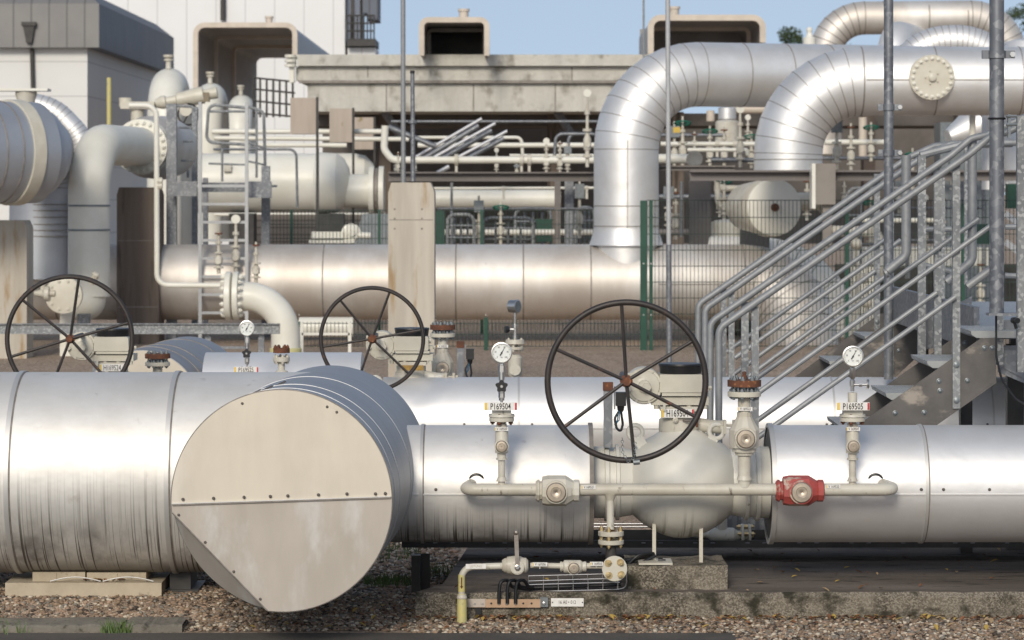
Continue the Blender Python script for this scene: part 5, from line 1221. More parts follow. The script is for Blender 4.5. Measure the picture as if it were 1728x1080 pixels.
# cream pipe bend with bolted flange going down to a valve
ax0=P(322,252,118); ax1=P(150,243,134)
t=thing('cream_pipe_bend','thick cream pipe bend with a ring of bolts, dropping to a round bolted cover','pipe',P(150,600,134))
m=MB(); m.tube([ax0.lerp(ax1,.30),ax1,P(150,500,134)],.262,32,fil=.70,seg=10); m.build('pipe_bend',M_CREAM,t)
m=MB(); m.mat(1)
for y in (347,388): m.lathe(P(150,y,134),(0,0,1),[(-.012,.25),(-.012,.268),(.012,.268),(.012,.25)],32,cap=False)
dv=(ax0-ax1).normalized(); c=ax0.lerp(ax1,.52)
m.build('weld_band',[M_CREAM,M_GREYC],t)
m=MB(); m.lathe(c,dv,[(-.04,.25),(-.04,.37),(.05,.37),(.05,.25)],40); m.bolts(c-dv*.04,-dv,.325,22,.03,.05); m.build('flange',M_CREAM,t)
m=MB(); m.lathe(c+dv*.09,dv,[(0,.37),(.1,.37)],40); m.build('flange',M_CREAM,t)
m=MB(); m.lathe(c+dv*.18,dv,[(0,.30),(.2,.42),(.9,.44),(1.3,.40),(1.5,.2)],40); m.build('valve_drum',M_CLADB,t)
m=MB(); q_=P(140,505,134); m.ball(q_,.29,24,14,(1,1,.95)); m.build('check_valve',M_CREAM,t); m=MB(); m.mat(0).lathe(P(107,498,140)+V((0,.3,0)),(0,-1,0),[(0,.19),(.2,.19),(.21,.225),(.30,.225),(.305,.21)],32); m.bolts(P(107,498,140)+V((0,-.005,0)),(0,-1,0),.175,10,.022,.02); m.build('round_cover',[M_BEIGE],t)
m=MB(); q_=P(72,495,140); m.lathe(q_,(1,0,0),[(-.1,.03),(0,.05),(.03,.09),(.08,.09),(.09,.04),(.15,.04)],12); m.lathe(q_+V((0,0,.04)),(0,0,1),[(0,.03),(.1,.03)],8); q2=P(158,472,140); m.lathe(q2,(.4,-.3,.8),[(-.06,.03),(.08,.05),(.1,.03)],10); m.build('side_fittings',M_BEIGED,t)
for px,w in ((112,22),(140,20)):
    m=MB(); q_=P(px,530,138); m.box(q_.x-w/276,q_.x+w/276,q_.y,q_.y+.15,0,q_.z); m.build('leg',M_CREAM if px<130 else M_GALV,t,smooth=0)
single(MB().cyl(P(184,215,112),P(184,131,112),.035,n=10),'yellow_rod',M_YEL,'upright yellow rod in front of the bluish side wall of the building','rod')
# domes
def dome(label,px,pt,s):
    x=S(px,s); y=FPX/s; z=2+(325-pt)/s-.3; t=thing('pipe_loop',label,'pipe',(x,y,.9),'cream inverted pipe loops')
    m=MB(); m.tube([(x,y,.9),(x,y,z),(x,y+1.5,z),(x,y+1.5,.9)],.30,28,fil=.74,seg=12); m.build('loop',M_CREAM,t,smooth=50)
    m=MB(); m.lathe((x,y+.55,z+.28),(0,0,1),[(0,.05),(.13,.045),(.14,.08),(.17,.08),(.18,.04),(.2,.09),(.24,.09)],12); m.build('top_vent',M_BEIGED,t); return t
D1=dome('nearest and largest cream pipe loop left of the ladder platform',278,112,100)
dup(D1,(S(350,84)-S(278,100),FPX/84-50,.10),'middle cream pipe loop behind the small dark handwheel')
dup(D1,(S(403,71)-S(278,100),FPX/71-50,.22),'farthest and smallest cream pipe loop behind the ladder top rail')
# actuators near the domes
t=thing('actuator_valve','cream actuator with long arm and small dark handwheel in front of the cream loops','valve',P(300,200,112))
m=MB(); m.box(P(205,182,112).x,P(262,182,112).x,44.5,44.8,P(0,184,112).z,P(0,172,112).z); m.lathe(P(212,174,112),(0,0,1),[(-.05,.1),(.08,.1)],12); m.cyl(P(232,180,112),P(232,215,112),.10,n=14); m.lathe(P(262,175,112),(1,0,.18),[(0,.06),(.1,.10),(.16,.10),(.18,.07),(.32,.07),(.34,.11),(.46,.11),(.6,.13),(.74,.13),(.75,.08),(.95,.09)],16); m.build('actuator_body',M_BEIGE,t)
m=MB(); rect(m,337,354,156,172,112,.14,-.1); m.build('indicator_box',mat('brown_box',(.22,.18,.12),rough=.6),t,smooth=0)
m=MB(); c=P(318,193,114); m.torus(c,(.3,-1,0),.155,.014,30,8); 
for k in range(3): a_=k*2.09; m.cyl(c,c+V((math.cos(a_)*.15,0,math.sin(a_)*.15)),.01,n=6)
m.mat(1).lathe(c+V((-.03,-.05,.06)),(0,-1,0),[(0,.09),(.06,.09)],14); m.build('handwheel',[M_WHEEL,M_BEIGE],t)
# thin cream pipe
t=thing('thin_cream_pipe','thin cream pipe running down beside the dark pillar and turning to the cream flanges','pipe',P(263,500,136))
m=MB(); m.tube([P(218,178,136),P(264,178,136),P(265,481,136),P(372,482,136)],.034,14,fil=.14,seg=6); m.build('pipe_run',M_CREAM,t)
m=MB(); 
for y in (318,): m.lathe(P(270,y-12,136),(1,0,0),[(-.03,.05),(.03,.05)],10); m.lathe(P(270,y-4,136),(1,0,0),[(-.03,.045),(.03,.045)],10)
m.build('clamp',M_BEIGED,t)
# ladder platform
sL=124
t=thing('ladder_platform','galvanised steel access platform with ladder between the pillar and the wide pipe','platform',P(360,560,sL))
Q=lambda px,py,s=sL:P(px,py,s)
for px,py0,s_,w in ((289,175,126,17),(328,180,118,9),(448,280,122,14),(346,300,114,8)):
    m=MB(); q_=Q(px,py0,s_); m.box(q_.x-w/2/s_,q_.x+w/2/s_,q_.y,q_.y+.12,0,q_.z); m.build('leg',M_GALVD,t,smooth=0)
for a_,b_,y,s_,h in ((283,332,306,127,25),(336,458,308,121,16),(416,458,306,127,28)):
    m=MB(); qa=Q(a_,y,s_); qb=Q(b_,y,s_); m.box(qa.x,qb.x,qa.y,qa.y+.06,qa.z-h/s_,qa.z); m.build('deck_beam',M_GALVD,t,smooth=0)
m=MB(); qa=Q(283,312,126); qb=Q(456,312,126); m.box(qa.x,qb.x,qa.y+.1,qa.y+1.2,qa.z-.03,qa.z); m.build('deck',M_GRATE,t,smooth=0)
sl=128
lad=MB(); 
for px in (337.5,416): 
    m=MB(); q_=Q(px,172,sl); m.box(q_.x-.022,q_.x+.022,q_.y,q_.y+.05,.0,q_.z); m.build('ladder_stile',M_RUNG,t,smooth=0)
for i in range(9):
    m=MB(); y=313+i*30.6; m.box(Q(339,y,sl).x,Q(414,y,sl).x,FPX/sl+.01,FPX/sl+.04,Q(0,y+3,sl).z,Q(0,y-1.5,sl).z); m.build('rung',M_RUNG,t,smooth=0)
def loop(pts,s,r,fil=.1):
    m=MB(); m.tube([Q(a_,b_,s) for a_,b_ in pts],r,8,fil=fil,seg=5); m.build('rail',M_GALV,t)
loop([(416,182),(352,176),(348,240),(416,244)],124,.022); loop([(416,188),(352,188)],122,.018); loop([(352,276),(416,278)],124,.014)
loop([(418,180),(445,188),(448,300)],118,.022); loop([(418,240),(446,250)],118,.016); loop([(418,272),(446,278)],118,.014)
loop([(290,178),(325,180),(330,188)],124,.02,.05); loop([(292,215),(325,216)],124,.014); loop([(289,238),(326,239)],124,.014); loop([(289,271),(326,271)],124,.014); loop([(299,218),(317,224),(317,300)],120,.018,.05); loop([(433,183),(433,300)],119,.018)
loop([(375,250),(375,306)],112,.018)
# cream flanged bend reaching the ground
sE=143
t=thing('cream_flanged_bend','cream pipe bend with bolted flange pair beside the ladder, dropping into a yellow sleeve','pipe',V((S(482,sE),FPX/sE,0)))
m=MB(); m.tube([P(408,500,sE),P(482,500,sE),V((S(482,sE),FPX/sE,.05))],.172,32,fil=.47,seg=12); m.build('pipe_bend',M_CREAM,t,smooth=50)
m=MB()
for x0,x1 in ((-.035,.045),(.058,.135)):
    m.lathe(P(385,499,sE)+V((x0-.0,0,0)),(1,0,0),[(0,.26),(.01,.285),(x1-x0-.01,.285),(x1-x0,.26)],40)
m.bolts(P(385,499,sE)+V((.135,0,0)),(1,0,0),.235,16,.026,.045); m.bolts(P(385,499,sE)+V((-.035,0,0)),(-1,0,0),.235,16,.026,.045); m.lathe(P(385,499,sE)+V((.13,0,0)),(1,0,0),[(0,.2),(.06,.172)],32,cap=False); m.build('flange_pair',M_CREAM,t)
m=MB(); m.lathe((S(482,sE),FPX/sE,0),(0,0,1),[(0,.19),(.16,.19),(.17,.175)],32,cap=False); m.build('sleeve',mat('yellow_sleeve',(.60,.56,.28),rough=.5),t)
# small valve stacks by the ladder
def stack(label,px,py0,py1,s,kind=0,cat='valve',grp='small valve stacks on the far pipes',mt=None,name='valve_stack'):
    """upright stack of small valve parts from row py1 up to py0"""
    c=P(px,py1,s); h=(py1-py0)/s; w=h; rs=random.Random(int(px*7+py0)); t=thing(name,label,cat,c,grp); mt=mt or M_BEIGED
    u=h/10; k=min(.055,max(.03,h*.09))
    m=MB(); m.lathe(c,(0,0,1),[(0,k*.5),(u*1.2,k*.5),(u*1.25,k*1.2),(u*1.6,k*1.2),(u*1.62,k*.6),(u*2.2,k*.6),(u*2.25,k*1.0),(u*3.6,k*1.1),(u*4.2,k*.6),(u*4.6,k*.5),(u*4.62,k*1.25),(u*5.0,k*1.25),(u*5.02,k*.45),(u*6.8,k*.4),(u*6.82,k*.8),(u*7.4,k*.8),(u*7.42,k*.35),(u*10,k*.3)],12); 
    m.lathe(c+V((0,-k*.9,u*2.9)),(0,-1,0),[(0,k*.8),(k*.5,k*.8)],12); m.build('body',mt,t)
    m=MB()
    if kind==0: m.lathe(c+V((0,0,u*9)),(0,0,1),[(0,k*1.0),(u*.35,k*1.0)],10); m.build('cap',M_RUST,t)
    elif kind==1:
        m.torus(c+V((0,0,u*8.6)),(0,.25,1),k*2.2,k*.22,20,6)
        for j in range(3): a_=j*1.05; m.tube([c+V((math.cos(a_)*k*2.2,math.sin(a_)*k*2.2,u*8.6)),c-V((math.cos(a_)*k*2.2,math.sin(a_)*k*2.2,-u*8.6))],k*.15,6)
        m.build('handwheel',mat('green_handwheel',(.01,.14,.09),rough=.5) if 'green_handwheel' not in MATS else MATS['green_handwheel'],t)
    elif kind==2: m.lathe(c+V((0,.02,u*9.6)),(0,-1,0),[(0,k*1.1),(k*.9,k*1.1)],16); m.build('gauge',M_CREAM,t)
    elif kind==3: m.box(c.x-k*1.4,c.x+k*1.4,c.y-k*1.2,c.y+k,c.z+u*6.6,c.z+u*9); m.build('actuator_box',M_GREYC,t,smooth=0)
    return t
stack('small rusty valve stack just left of the cream flanges',369,388,462,130,0)
stack('dark topped valve stack seen through the ladder rungs',398,366,462,128,2)
stack('valve stack with rusty cap right of the ladder',432,408,478,132,0)
# ================================================================ middle: cream tanks and pipes behind
t=thing('cream_vessel','long cream horizontal vessel with domed end behind the ladder platform','vessel',P(450,420,104))
m=MB(); a_=P(330,309,104); L_=(532-330)/104; m.lathe(a_,(1,0,0),[(0,.48),(L_,.48),(L_+.02,.50),(L_+.35,.485),(L_+.47,.40),(L_+.55,.25),(L_+.58,0)],56); m.build('shell',M_CREAM,t)
m=MB(); m.lathe(P(593,322,104),(1,0,0),[(-.1,.27),(.28,.27),(.29,.40),(.37,.40),(.38,.28),(.44,.28),(.45,.40),(.53,.40),(.54,.1)],40); m.mat(1).lathe(P(593,322,104),(1,0,0),[(.382,.37),(.438,.37)],20); m.build('end_flange',[M_CREAM,M_SEAM],t)
for px in (410,560):
    m=MB(); q_=P(px,350,104); m.box(q_.x-.2,q_.x+.2,q_.y-.3,q_.y+.3,0,q_.z-.1); m.build('saddle_leg',M_DARK,t,smooth=0)
m=MB(); m.box(P(383,285,104).x,P(395,285,104).x,48.08-.52,48.08-.44,P(0,290,104).z,P(0,278,104).z); m.build('name_plate',M_BEIGED,t,smooth=0)
t=thing('cream_vessel','second shorter cream vessel with rounded top behind the first one','vessel',P(610,420,94)); m=MB(); m.lathe(P(560,300,94),(1,0,0),[(0,.44),(.4,.44),(.6,.40),(.75,.25),(.8,0)],40); m.build('shell',M_CREAM,t)
def run(label,pts,r,s,mt=None,fil=.15,cl=(),grp=None,cat='pipe',name='cream_pipe'):
    pp=[P(p[0],p[1],p[2] if len(p)>2 else s) for p in pts]; t=thing(name,label,cat,V((pp[0].x,pp[0].y,min(p.z for p in pp)-r)),grp)
    m=MB(); m.tube(pp,r,16,fil=fil,seg=6); m.build('pipe_run',mt or M_CREAM,t)
    if cl:
        m=MB()
        for px,py in cl: q_=P(px,py,s); m.lathe(q_,(1,0,0),[(-.03,r*1.0),(-.03,r*1.7),(.03,r*1.7),(.03,r)],14,cap=False); m.box(q_.x-.02,q_.x+.02,q_.y-.03,q_.y+.03,q_.z-r-.16,q_.z-r*.9)
        m.build('pipe_clamp',M_BEIGED,t)
    return t
run('upper level cream pipe passing behind the concrete blocks',[(358,222),(645,222)],.043,101)
run('cream pipe just below the upper one, ending right of the third concrete block',[(362,233),(690,235)],.04,97)
run('third and lowest cream pipe behind the ladder platform rail',[(430,245),(585,245)],.04,94)
run('cream pipe with a tall upright bend running right below the slanted silver tubes',[(650,212),(648,252),(662,270),(1010,270)],.058,106,cl=((770,270),(880,270),(893,270)))
run('cream pipe passing behind the slanted silver tubes to the first silver bend',[(705,245),(1010,245)],.045,96)
run('thin cream pipe under the brown beam left of the silver bend',[(700,318),(1005,317)],.022,102,cl=((850,318),(990,317)))
run('thick dull cream pipe under the brown beam left of the silver bend',[(720,336),(946,336)],.16,99)
run('far warm coloured pipe seen below the first silver bend',[(1235,184),(1420,184)],.09,90,mt=M_DUCTF)
run('upper cream pipe between the two silver bends',[(1115,243),(1290,243)],.035,112,cl=((1210,243),(1240,243)))
run('middle cream pipe between the two silver bends',[(1160,253),(1260,253),(1262,262)],.03,114,fil=.02)
run('lowest thick cream pipe between the two silver bends',[(1108,268),(1165,268)],.07,116)
run('lower dull pipe between the two silver bends',[(1200,270),(1275,270)],.035,115,mt=M_GALVD)
run('far cream pipe right of the second silver bend',[(1392,240),(1505,240)],.045,105); run('thin far cream pipe below the right silver pipe',[(1385,267),(1520,267)],.03,104,mt=M_GALVD)
for i,(y0,x1) in enumerate(((478,500),(470,520))): pass
def beam(label,x0,x1,y0,y1,s,mt,th=.25,name='steel_beam'):
    t=thing(name,label,'beam',P((x0+x1)/2,y1,s)); m=MB(); a_=P(x0,y1,s); b_=P(x1,y0,s); f=.025
    m.box(a_.x,b_.x,a_.y+th*.45,a_.y+th*.55,a_.z+f,b_.z-f); m.box(a_.x,b_.x,a_.y,a_.y+th,b_.z-f,b_.z); m.box(a_.x,b_.x,a_.y,a_.y+th,a_.z,a_.z+f); m.build('girder',mt,t,smooth=0); return t
M_BROWN=mat('brown_grey_paint',(.17,.15,.14),(.13,.115,.105),rough=.6,nscale=2,stretch=(.3,1,2),c3=(.30,.27,.24),c3scale=6,c3at=(.6,.8))
beam('brown grey steel beam left of the first silver bend',655,1005,290,306,110,M_BROWN)
beam('brown grey steel beam passing in front of the second silver bend',1165,1800,287,305,136,M_BROWN)
beam('short upper steel beam right of the first silver bend',1108,1240,279,288,124,M_BROWN)
def scol(label,px0,px1,py0,s,mt=None,py1=None,th=.15):
    m=MB(); a_=P(px0,py0,s); b_=P(px1,py0,s); z1=0 if py1 is None else P(0,py1,s).z
    m.box(a_.x,b_.x,a_.y,a_.y+.012,z1,a_.z); m.box((a_.x+b_.x)/2-.006,(a_.x+b_.x)/2+.006,a_.y+.012,a_.y+th,z1,a_.z); m.box(a_.x,b_.x,a_.y+th,a_.y+th+.012,z1,a_.z)
    return single(m,'steel_column',mt or M_BROWN,label,'column','steel columns of the pipe racks',smooth=0)
scol('dark steel column left of the first silver bend, the thinner of two',936,946,306,112); scol('paler steel column close left of the first silver bend',953,968,306,108,M_GALVD)
scol('brown steel column between the two silver bends under the beam',1163,1200,305,116); scol('galvanised post behind the concrete pillar',1000-240,1000-236,308,108,M_GALVD)
# three concrete blocks
for (x0,x1,y0,y1,s,lb) in ((490,533,165,226,110,'nearest mossy topped concrete block above the cream vessel'),(556,594,183,240,102,'middle mossy topped concrete block above the cream vessel'),(598,630,198,252,95,'farthest and smallest mossy topped concrete block above the cream vessel')):
    t=thing('concrete_block',lb,'block',P((x0+x1)/2,y1,s),'concrete blocks along the cream pipes')
    m=MB(); a_=P(x0,y1,s); b_=P(x1,y0,s); m.box(a_.x,b_.x,a_.y,a_.y+.4,a_.z,b_.z); m.build('block',mat('mossy_block',(.47,.40,.34),(.40,.34,.28),rough=.9,nscale=3,stretch=(2,2,.3),c3=(.24,.19,.07),c3scale=6,c3at=(.6,.75)) if 'mossy_block' not in MATS else MATS['mossy_block'],t,smooth=0)
    m=MB(); m.box(b_.x+.002,b_.x+.04,a_.y-.02,a_.y+.05,0,b_.z+.01); m.build('post',M_DARK,t,smooth=0)
# slanted silver tubes
M_TUBE=mat('silver_tube',(.55,.56,.58),rough=.5,metal=.4)
for i,(a_,b_,c_,d_) in enumerate((((700,266),(813,200),(716,267),(808,212)),((728,268),(836,208),(744,269),(830,220)),((768,268),(856,221),(788,268),(851,233)))):
    lb=('first slanted pair of silver tubes, lowest and longest at the left','second slanted pair of silver tubes, between the other two','third slanted pair of silver tubes, shortest and farthest right')[i]
    t=thing('slanted_tubes',lb,'tubes',P(a_[0],a_[1],103+i),'slanted silver tube pairs')
    m=MB(); m.cyl(P(*a_,103+i),P(*b_,103+i),.026,n=12); m.build('upper_tube',M_TUBE,t); m=MB(); m.cyl(P(*c_,101+i),P(*d_,101+i),.045,n=14); m.build('lower_tube',M_GALVD,t)
m=MB(); m.cyl(P(655,214,104),P(735,247,104),.045,n=12); single(m,'brace_tube',M_GALVD,'grey tube slanting down to the right beside the upright cream bend','tube')
m=MB(); m.cyl(P(738,292,105),P(758,281,105),.035,n=12); single(m,'short_tube',M_TUBE,'very short slanted silver tube below the cream pipe','tube')
# equipment behind the fence
t=thing('actuator_valve','pale actuator with round drum and long flat arm resting above the wide pipe','valve',P(590,412,116))
m=MB(); m.lathe(P(590,393,116)+V((0,.1,0)),(.2,-1,0),[(0,.13),(.12,.14),(.13,.11),(.16,.11),(.17,.05),(.2,.05)],24); m.box(P(526,400,116).x,P(580,400,116).x,43.0,43.2,P(0,403,116).z,P(0,391,116).z); m.box(P(522,405,116).x,P(600,405,116).x,42.95,43.2,P(0,410,116).z,P(0,405,116).z); m.cyl(P(605,397,116),P(625,398,116),.05,n=12); m.build('actuator_body',M_CREAM,t)
m=MB(); rect(m,612,656,361,412,112,.5); m.prism([P(596,412,112),P(612,361,112),P(612,412,112)],(0,.5,0)); single(m,'grey_cabinet',M_GREYC,'dark grey sloping cabinet behind the fence left of the concrete pillar','cabinet',smooth=0)
m=MB(); rect(m,736,750,357,414,112,.3); rect(m,738,748,354,357,112,.3); single(m,'green_cabinet',M_FGREEN,'narrow green cabinet behind the fence just right of the concrete pillar','cabinet',smooth=0)
m=MB(); rect(m,905,932,372,408,104,.4); rect(m,903,934,370,372,104,.42); single(m,'green_cabinet',M_FGREEN,'wider green box behind the fence left of the first silver bend','cabinet',smooth=0)
M_SHUT=mat('ribbed_shutter',(.40,.34,.28),(.34,.29,.24),rough=.8,nscale=2,lines=(2,.12,.02,(.2,.17,.14)))
m=MB(); rect(m,420,640,362,420,100,.3); single(m,'low_wall',M_SHUT,'low tan wall behind the fence below the cream vessel','wall',smooth=0)
# scaffold like frames behind the fence
for k,(x0,x1,y0,y1,s,lb) in enumerate(((755,800,362,425,109,'grey pipe frame behind the fence nearest the green cabinet'),(815,900,368,425,107,'wide grey pipe frame behind the fence in the middle'),(870,930,352,425,103,'farther grey pipe frame behind the fence beside the green box'),(972,1003,350,425,104,'narrow grey pipe frame tucked against the first silver bend'),(1430,1532,318,470,118,'bent pale pipe frame behind the stair handrails'),(1530,1660,300,470,112,'tall pale pipe frame behind the landing posts'))):
    t=thing('tube_rack',lb,'rack',P((x0+x1)/2,y1,s),'grey pipe frames behind the fence')
    m=MB(); m.tube([P(x0,y1,s),P(x0,y0,s),P(x1,y0,s),P(x1,y1,s)],.028,8,fil=.12,seg=4); m.build('hoop',M_GALV,t)
    m=MB()
    for f in (.3,.62): m.tube([P(x0,y0+(y1-y0)*f,s),P(x1,y0+(y1-y0)*f,s)],.018,8)
    for f in (.25,.5,.75): m.tube([P(x0+(x1-x0)*f,y0+6,s)+V((0,.2,0)),P(x0+(x1-x0)*f,y1,s)+V((0,.2,0))],.02,8)
    m.build('bars',M_GALVD,t)
# stacks of small valves, mid and right
for a in (('valve stack with gauge just left of the first silver bend, tallest of them',991,152,282,112,2),('short valve stack at the left end of the brown beam',672,256,292,108,0),('small valve stack under the cream pipe left of centre',872,276,294,108,3),('slim valve stack above the brown beam near two others',922,236,292,106,2),('rusty valve stack above the brown beam close to the grey column',945,238,292,108,0),('pale valve stack right next to the silver bend foot',958,242,292,104,3),
          ('valve stack with green handwheel right of the slim pale pole',1152,196,282,114,1),('rusty squat valve between the silver bends',1172,222,280,112,0),('tall valve stack with ring top beside the second silver bend',1249,180,282,116,2),('valve stack with green handwheel near the silver drum',1198,212,282,106,1),('valve with grey actuator box behind the slim pale pole',1138,205,284,109,3),
          ('bulky cream valve stack right of the second silver bend',1412,192,286,118,3),('thin valve stack below the round blank flange',1436,208,288,112,0),('valve stack seen between the handrails and the tall pole',1470,330,420,116,1),('pale valve stack behind the landing railing',1560,330,430,112,2),
          ('valve stack left of the silver drum',1222,214,282,108,0),('small brown topped valve by the cabinet box',1425,300,350,122,0)):
    stack(*a)
def drum(label,px,py0,py1,w,s,mt,cap=.0,name='drum',cat='drum'):
    c=P(px,py1,s); h=(py1-py0)/s; m=MB(); r=w/2/s; m.lathe(c,(0,0,1),[(0,r*.9),(h*.05,r),(h*.9,r),(h*.97,r*.8),(h,r*.3)],36); return single(m,name,mt,label,cat)
drum('silver topped upright drum between the silver bends',1227,180,202,30,97,M_CLADC); drum('brown dull upright drum under the silver drum',1227,202,242,40,98,M_BEIGED); drum('small warm brown drum left of the silver drum',1199,186,205,14,96,M_DUCTF)
drum('stout beige drum behind the fence left of the round cover',1234,370,422,68,118,M_BEIGED)
m=MB(); c=P(1172,268,119); m.lathe(c+V((0,.12,0)),(0,-1,0),[(0,.08),(.06,.085),(.065,.115),(.12,.115)],28); m.bolts(c,(0,-1,0),.092,8,.012,.015); single(m,'blank_flange',M_BEIGED,'small round bolted cover beside the slim pale pole','flange')
m=MB(); c=P(1142,218,118); m.box(c.x-.05,c.x+.05,c.y,c.y+.08,c.z-.05,c.z+.03); single(m,'yellow_box',M_YELM,'tiny yellow box on the valve right of the first silver bend','box',smooth=0)
t=thing('round_cover_vessel','beige horizontal vessel with round end cover behind the fence under the beam','vessel',P(1300,420,128))
c=P(1306,350,128); dv=V((.26,-.96,0)).normalized(); m=MB(); m.lathe(c-dv*1.0,dv,[(0,.32),(.55,.36),(.8,.36),(.82,.395),(.90,.395),(.92,.385),(.98,.38)],48); m.build('shell',M_BEIGED,t)
m=MB(); m.lathe(c-dv*.02,dv,[(0,.375),(.04,.375),(.045,.365)],48); m.mat(1).lathe(c+dv*.03,dv,[(0,.055),(.04,.05),(.05,.02),(.09,.02)],14); m.mat(0); m.lathe(c+V((-.05,-.02,.36)),(0,0,1),[(0,.04),(.1,.03)],8); m.build('end_cover',[M_CREAM,M_RUST],t)
m=MB(); m.lathe(P(1345,340,126),(1,0,0),[(0,.12),(.3,.12),(.31,.17),(.36,.17)],24); m.build('nozzle',M_BEIGED,t)
m=MB(); m.box(c.x-.3,c.x+.1,c.y+1.8,c.y+2.0,0,c.z-.2); m.build('saddle_leg',M_BROWN,t,smooth=0)
m=MB(); m.mat(0); rect(m,1376,1410,276,345,137,.3); m.mat(1); rect(m,1370,1376,276,352,137,.3,-.02); m.mat(0); rect(m,1390,1405,345,412,137,.1,.1); single(m,'control_cabinet',[mat('tan_cabinet',(.24,.215,.19),(.19,.17,.15),rough=.5,metal=.3,nscale=3),M_CREAM],'tan metal cabinet with bright left edge in front of the steel beam','cabinet',smooth=0)
# right background behind the stairs
m=MB(); c=P(1560,452,112); m.box(P(1440,0,112).x,P(1668,0,112).x,c.y,c.y+.8,P(0,450,112).z,P(0,418,112).z); single(m,'white_container',M_CREAM,'long cream box behind the stairs above a dark gap','box',smooth=0)
m=MB(); rect(m,1430,1760,450,600,108,.3,1.5); single(m,'shed_wall',mat('dark_shed',(.045,.043,.038),(.08,.075,.065),rough=.9,nscale=2),'dark shed front below the long cream box behind the landing','shed',smooth=0)  # dark sheet standing in for the shade in the gap
m=MB()
for i in range(9): px=1436+i*4.4; a_=P(px,440,122); m.box(a_.x,a_.x+.022,a_.y,a_.y+.03,0.02,P(0,446,122).z)
rect(m,1434,1474,446,450,122,.05); single(m,'slatted_screen',M_CREAM,'pale slatted screen behind the stairs right of the white bend','screen',smooth=0)
m=MB()
for i,(x,y) in enumerate(((1436,412),(1446,470),(1452,510))): m.lathe(P(x,y,128),(1,0,0),[(0,.05),(.05,.07),(.12,.07),(.14,.04)],12)
m.tube([P(1444,400,128),P(1446,470,128),P(1440,560,128)],.02,8); single(m,'small_pipework',M_BEIGED,'thin beige pipework with three small fittings beside the slatted screen','pipework')
m=MB(); rect(m,1648,1672,378,412,120,.2); single(m,'green_cabinet',M_FGREEN,'small green box right of the thick pole foot behind the railing','cabinet',smooth=0)
m=MB(); rect(m,1700,1718,310,352,120,.2); single(m,'green_cabinet',M_FGREEN,'green box at the right edge beyond the thick pole','cabinet',smooth=0)
m=MB()
for i in range(3): m.bar(P(1696,312+i*48,118),P(1735,340+i*48,118),.03,.09)
single(m,'slanted_louvre',M_CLADW,'three slanted white strips beyond the thick pole at the right edge','strips',smooth=0)
run('upright cream pipe below the right silver pipe',[(1456,198),(1456,268)],.07,100,fil=0,mt=M_DUCTF); run('upright pale pipe left of the thick pole under the silver pipe',[(1641,195),(1641,300)],.045,120,fil=0)
run('thick pale upright pipe beside the thick pole under the silver pipe',[(1668,195),(1668,320)],.10,116,fil=0,mt=M_CLADW)
m=MB(); m.box(P(1585,0,105).x,P(1680,0,105).x,47.5,48.2,0,P(0,196,105).z-.1); single(m,'grey_housing',M_GREYC,'grey housing behind the landing posts below the right silver pipe','housing',smooth=0)
m=MB(); m.lathe(P(1600,232,110),(1,.3,.35),[(0,.12),(.35,.28),(.5,.32),(.55,.1)],28); single(m,'silver_cone',M_CLADC,'silver cone shaped reducer under the right silver pipe','reducer')
run('warm beige low pipe on posts under the wide pipe left of the pillar',[(505,552),(596,552)],.13,130,fil=0)
m=MB()
for px in (509,590): a_=P(px,545,136); m.box(a_.x-.02,a_.x+.02,a_.y,a_.y+.04,0,a_.z)
a_=P(509,563,136); b_=P(590,563,136); m.box(a_.x,b_.x,a_.y,a_.y+.03,a_.z-.02,a_.z+.01); single(m,'low_barrier',M_CREAM,'low cream barrier of two posts and a bar behind the middle handwheel','barrier',smooth=0)

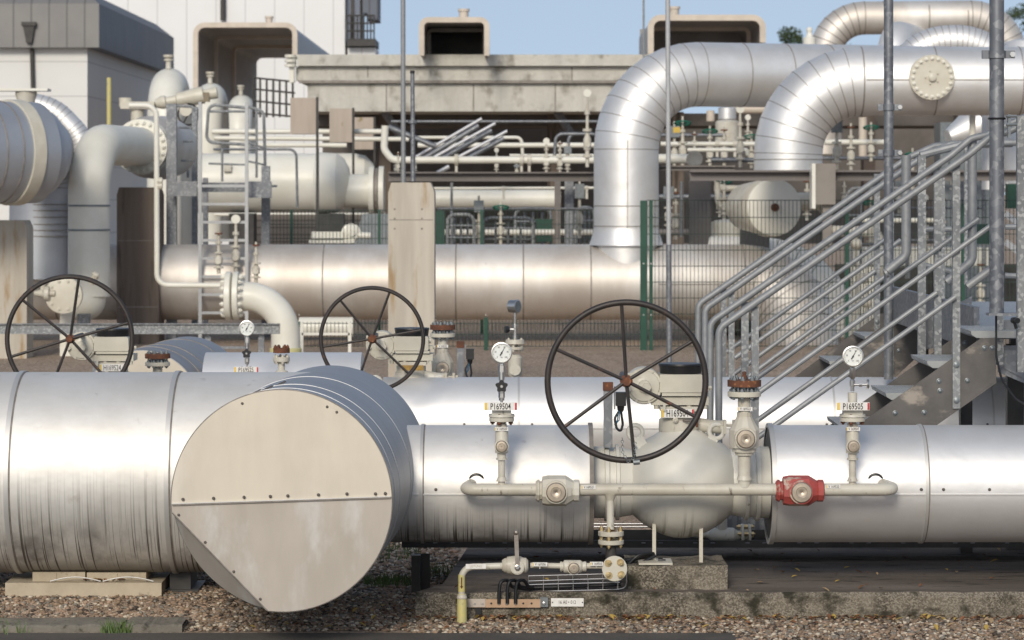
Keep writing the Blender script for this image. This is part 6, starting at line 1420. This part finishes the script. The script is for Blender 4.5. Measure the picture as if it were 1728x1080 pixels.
# denser far pipework on both sides of the first bend
M_STEELG=M_GALVD
for i,(lb,pts,r,ss,mm) in enumerate((
 ('thin upper cream pipe behind the valve stacks left of the silver bend',[(860,262),(1005,262)],.022,98,M_CREAM),
 ('grey tube rail with bent ends left of the silver bend',[(936,262),(938,226),(1000,226)],.028,104,M_GALVD),
 ('second bent grey tube rail left of the silver bend',[(958,262),(960,226),(1003,227)],.028,101,M_GALVD),
 ('cream pipe low between the silver bends under the brown beam',[(1205,318),(1262,318)],.05,110,M_BEIGED),
 ('dull grey pipe below the beam between the silver bends',[(1112,332),(1265,332)],.04,108,M_GALVD),
 ('beige pipe with upright end under the beam between the silver bends',[(1210,300),(1212,350),(1245,352)],.045,112,M_BEIGED),
 ('lowest grey pipe between the silver bends behind the fence',[(1112,392),(1200,392)],.05,110,M_BROWN),
 ('upright grey conduit left of the round cover vessel',[(1150,306),(1150,400)],.025,112,M_GALVD),
 ('thin cream pipe below the long cream vessel',[(362,362),(650,362)],.03,98,M_CREAM),
 ('long grey handrail tube above the cream vessel',[(360,252),(500,252),(502,350)],.02,108,M_GALVD),
 ('upright grey tube in front of the cream vessel dome',[(536,250),(536,352)],.022,108,M_GALVD),
 ('cream pipe crossing behind the landing posts',[(1390,300),(1660,300)],.05,106,M_CREAM),
 ('lower cream pipe crossing behind the landing posts',[(1440,372),(1650,372)],.04,104,M_CREAM),
 ('thick beige pipe bending down behind the middle of the handrails',[(1400,390),(1480,392),(1490,470)],.09,106,M_BEIGED),
)):
    run(lb,pts,r,ss,mt=mm,fil=.12)
for a in (('grey valve stack with box under the beam near the silver bend',1128,306,392,110,3),('cream valve stack under the beam beside the brown column',1222,296,372,112,1),('thin valve stack left of the tan cabinet',1362,300,372,120,0),
          ('cream valve stack close behind the first handrail bends',1398,356,430,118,2),('valve stack with green handwheel behind the upper handrails',1540,250,330,110,1),('cream valve stack under the right silver pipe end',1610,250,330,110,3),
          ('small cream valve stack left above the brown beam',700,262,292,108,0),('small cream valve stack with gauge above the long cream pipe',838,252,292,104,2),('squat valve stack by the third concrete block',668,262,296,104,3),
          ('valve stack with dark top behind the round blank flange pipe',1500,214,288,108,0),('green wheeled valve stack next to the upright warm pipe',1470,206,272,106,1)):
    stack(*a)

for a in (('small cream valve stack between the two grey pipe racks behind the fence',808,330,412,108,3),('valve with green handwheel behind the fence left of the wide grey rack',845,340,412,110,1),
          ('grey boxed valve stack beside the paler steel column',978,300,402,106,3),('small rusty capped valve stack under the beam near the fence posts',1140,318,404,108,0),
          ('pale valve stack under the beam just right of the brown column',1214,310,366,108,2),('low valve stack above the wide pipe left of the beige drum',1186,352,410,112,0),
          ('small green wheeled valve stack low between the silver bends',1268,222,284,110,1),('thin cream valve stack just left of the second silver bend',1262,196,246,106,2),
          ('cream valve stack behind the tall galvanised pole',1518,290,360,112,3),('small valve stack with rusty cap behind the middle landing posts',1590,330,416,114,0),
          ('cream valve stack in front of the dark gap below the long cream box',1655,440,520,120,0)):
    stack(*a)
for lb,pts,r,ss,mm in (('dull pipe high behind the brown beam between the silver bends',[(1115,228),(1225,228)],.03,104,M_GALVD),('long thin grey conduit above the fence in the middle',[(738,352),(1000,352)],.018,108,M_GALVD),
   ('cream pipe running low behind the two grey pipe racks',[(745,392),(1000,392)],.05,104,M_CREAM),('thin grey conduit below the concrete beam',[(660,205),(1010,205)],.025,92,M_GALVD),('cream pipe low under the recess behind the slanted tubes',[(700,232),(880,232),(882,262)],.03,93,M_CREAM)):
    run(lb,pts,r,ss,mt=mm,fil=.1)
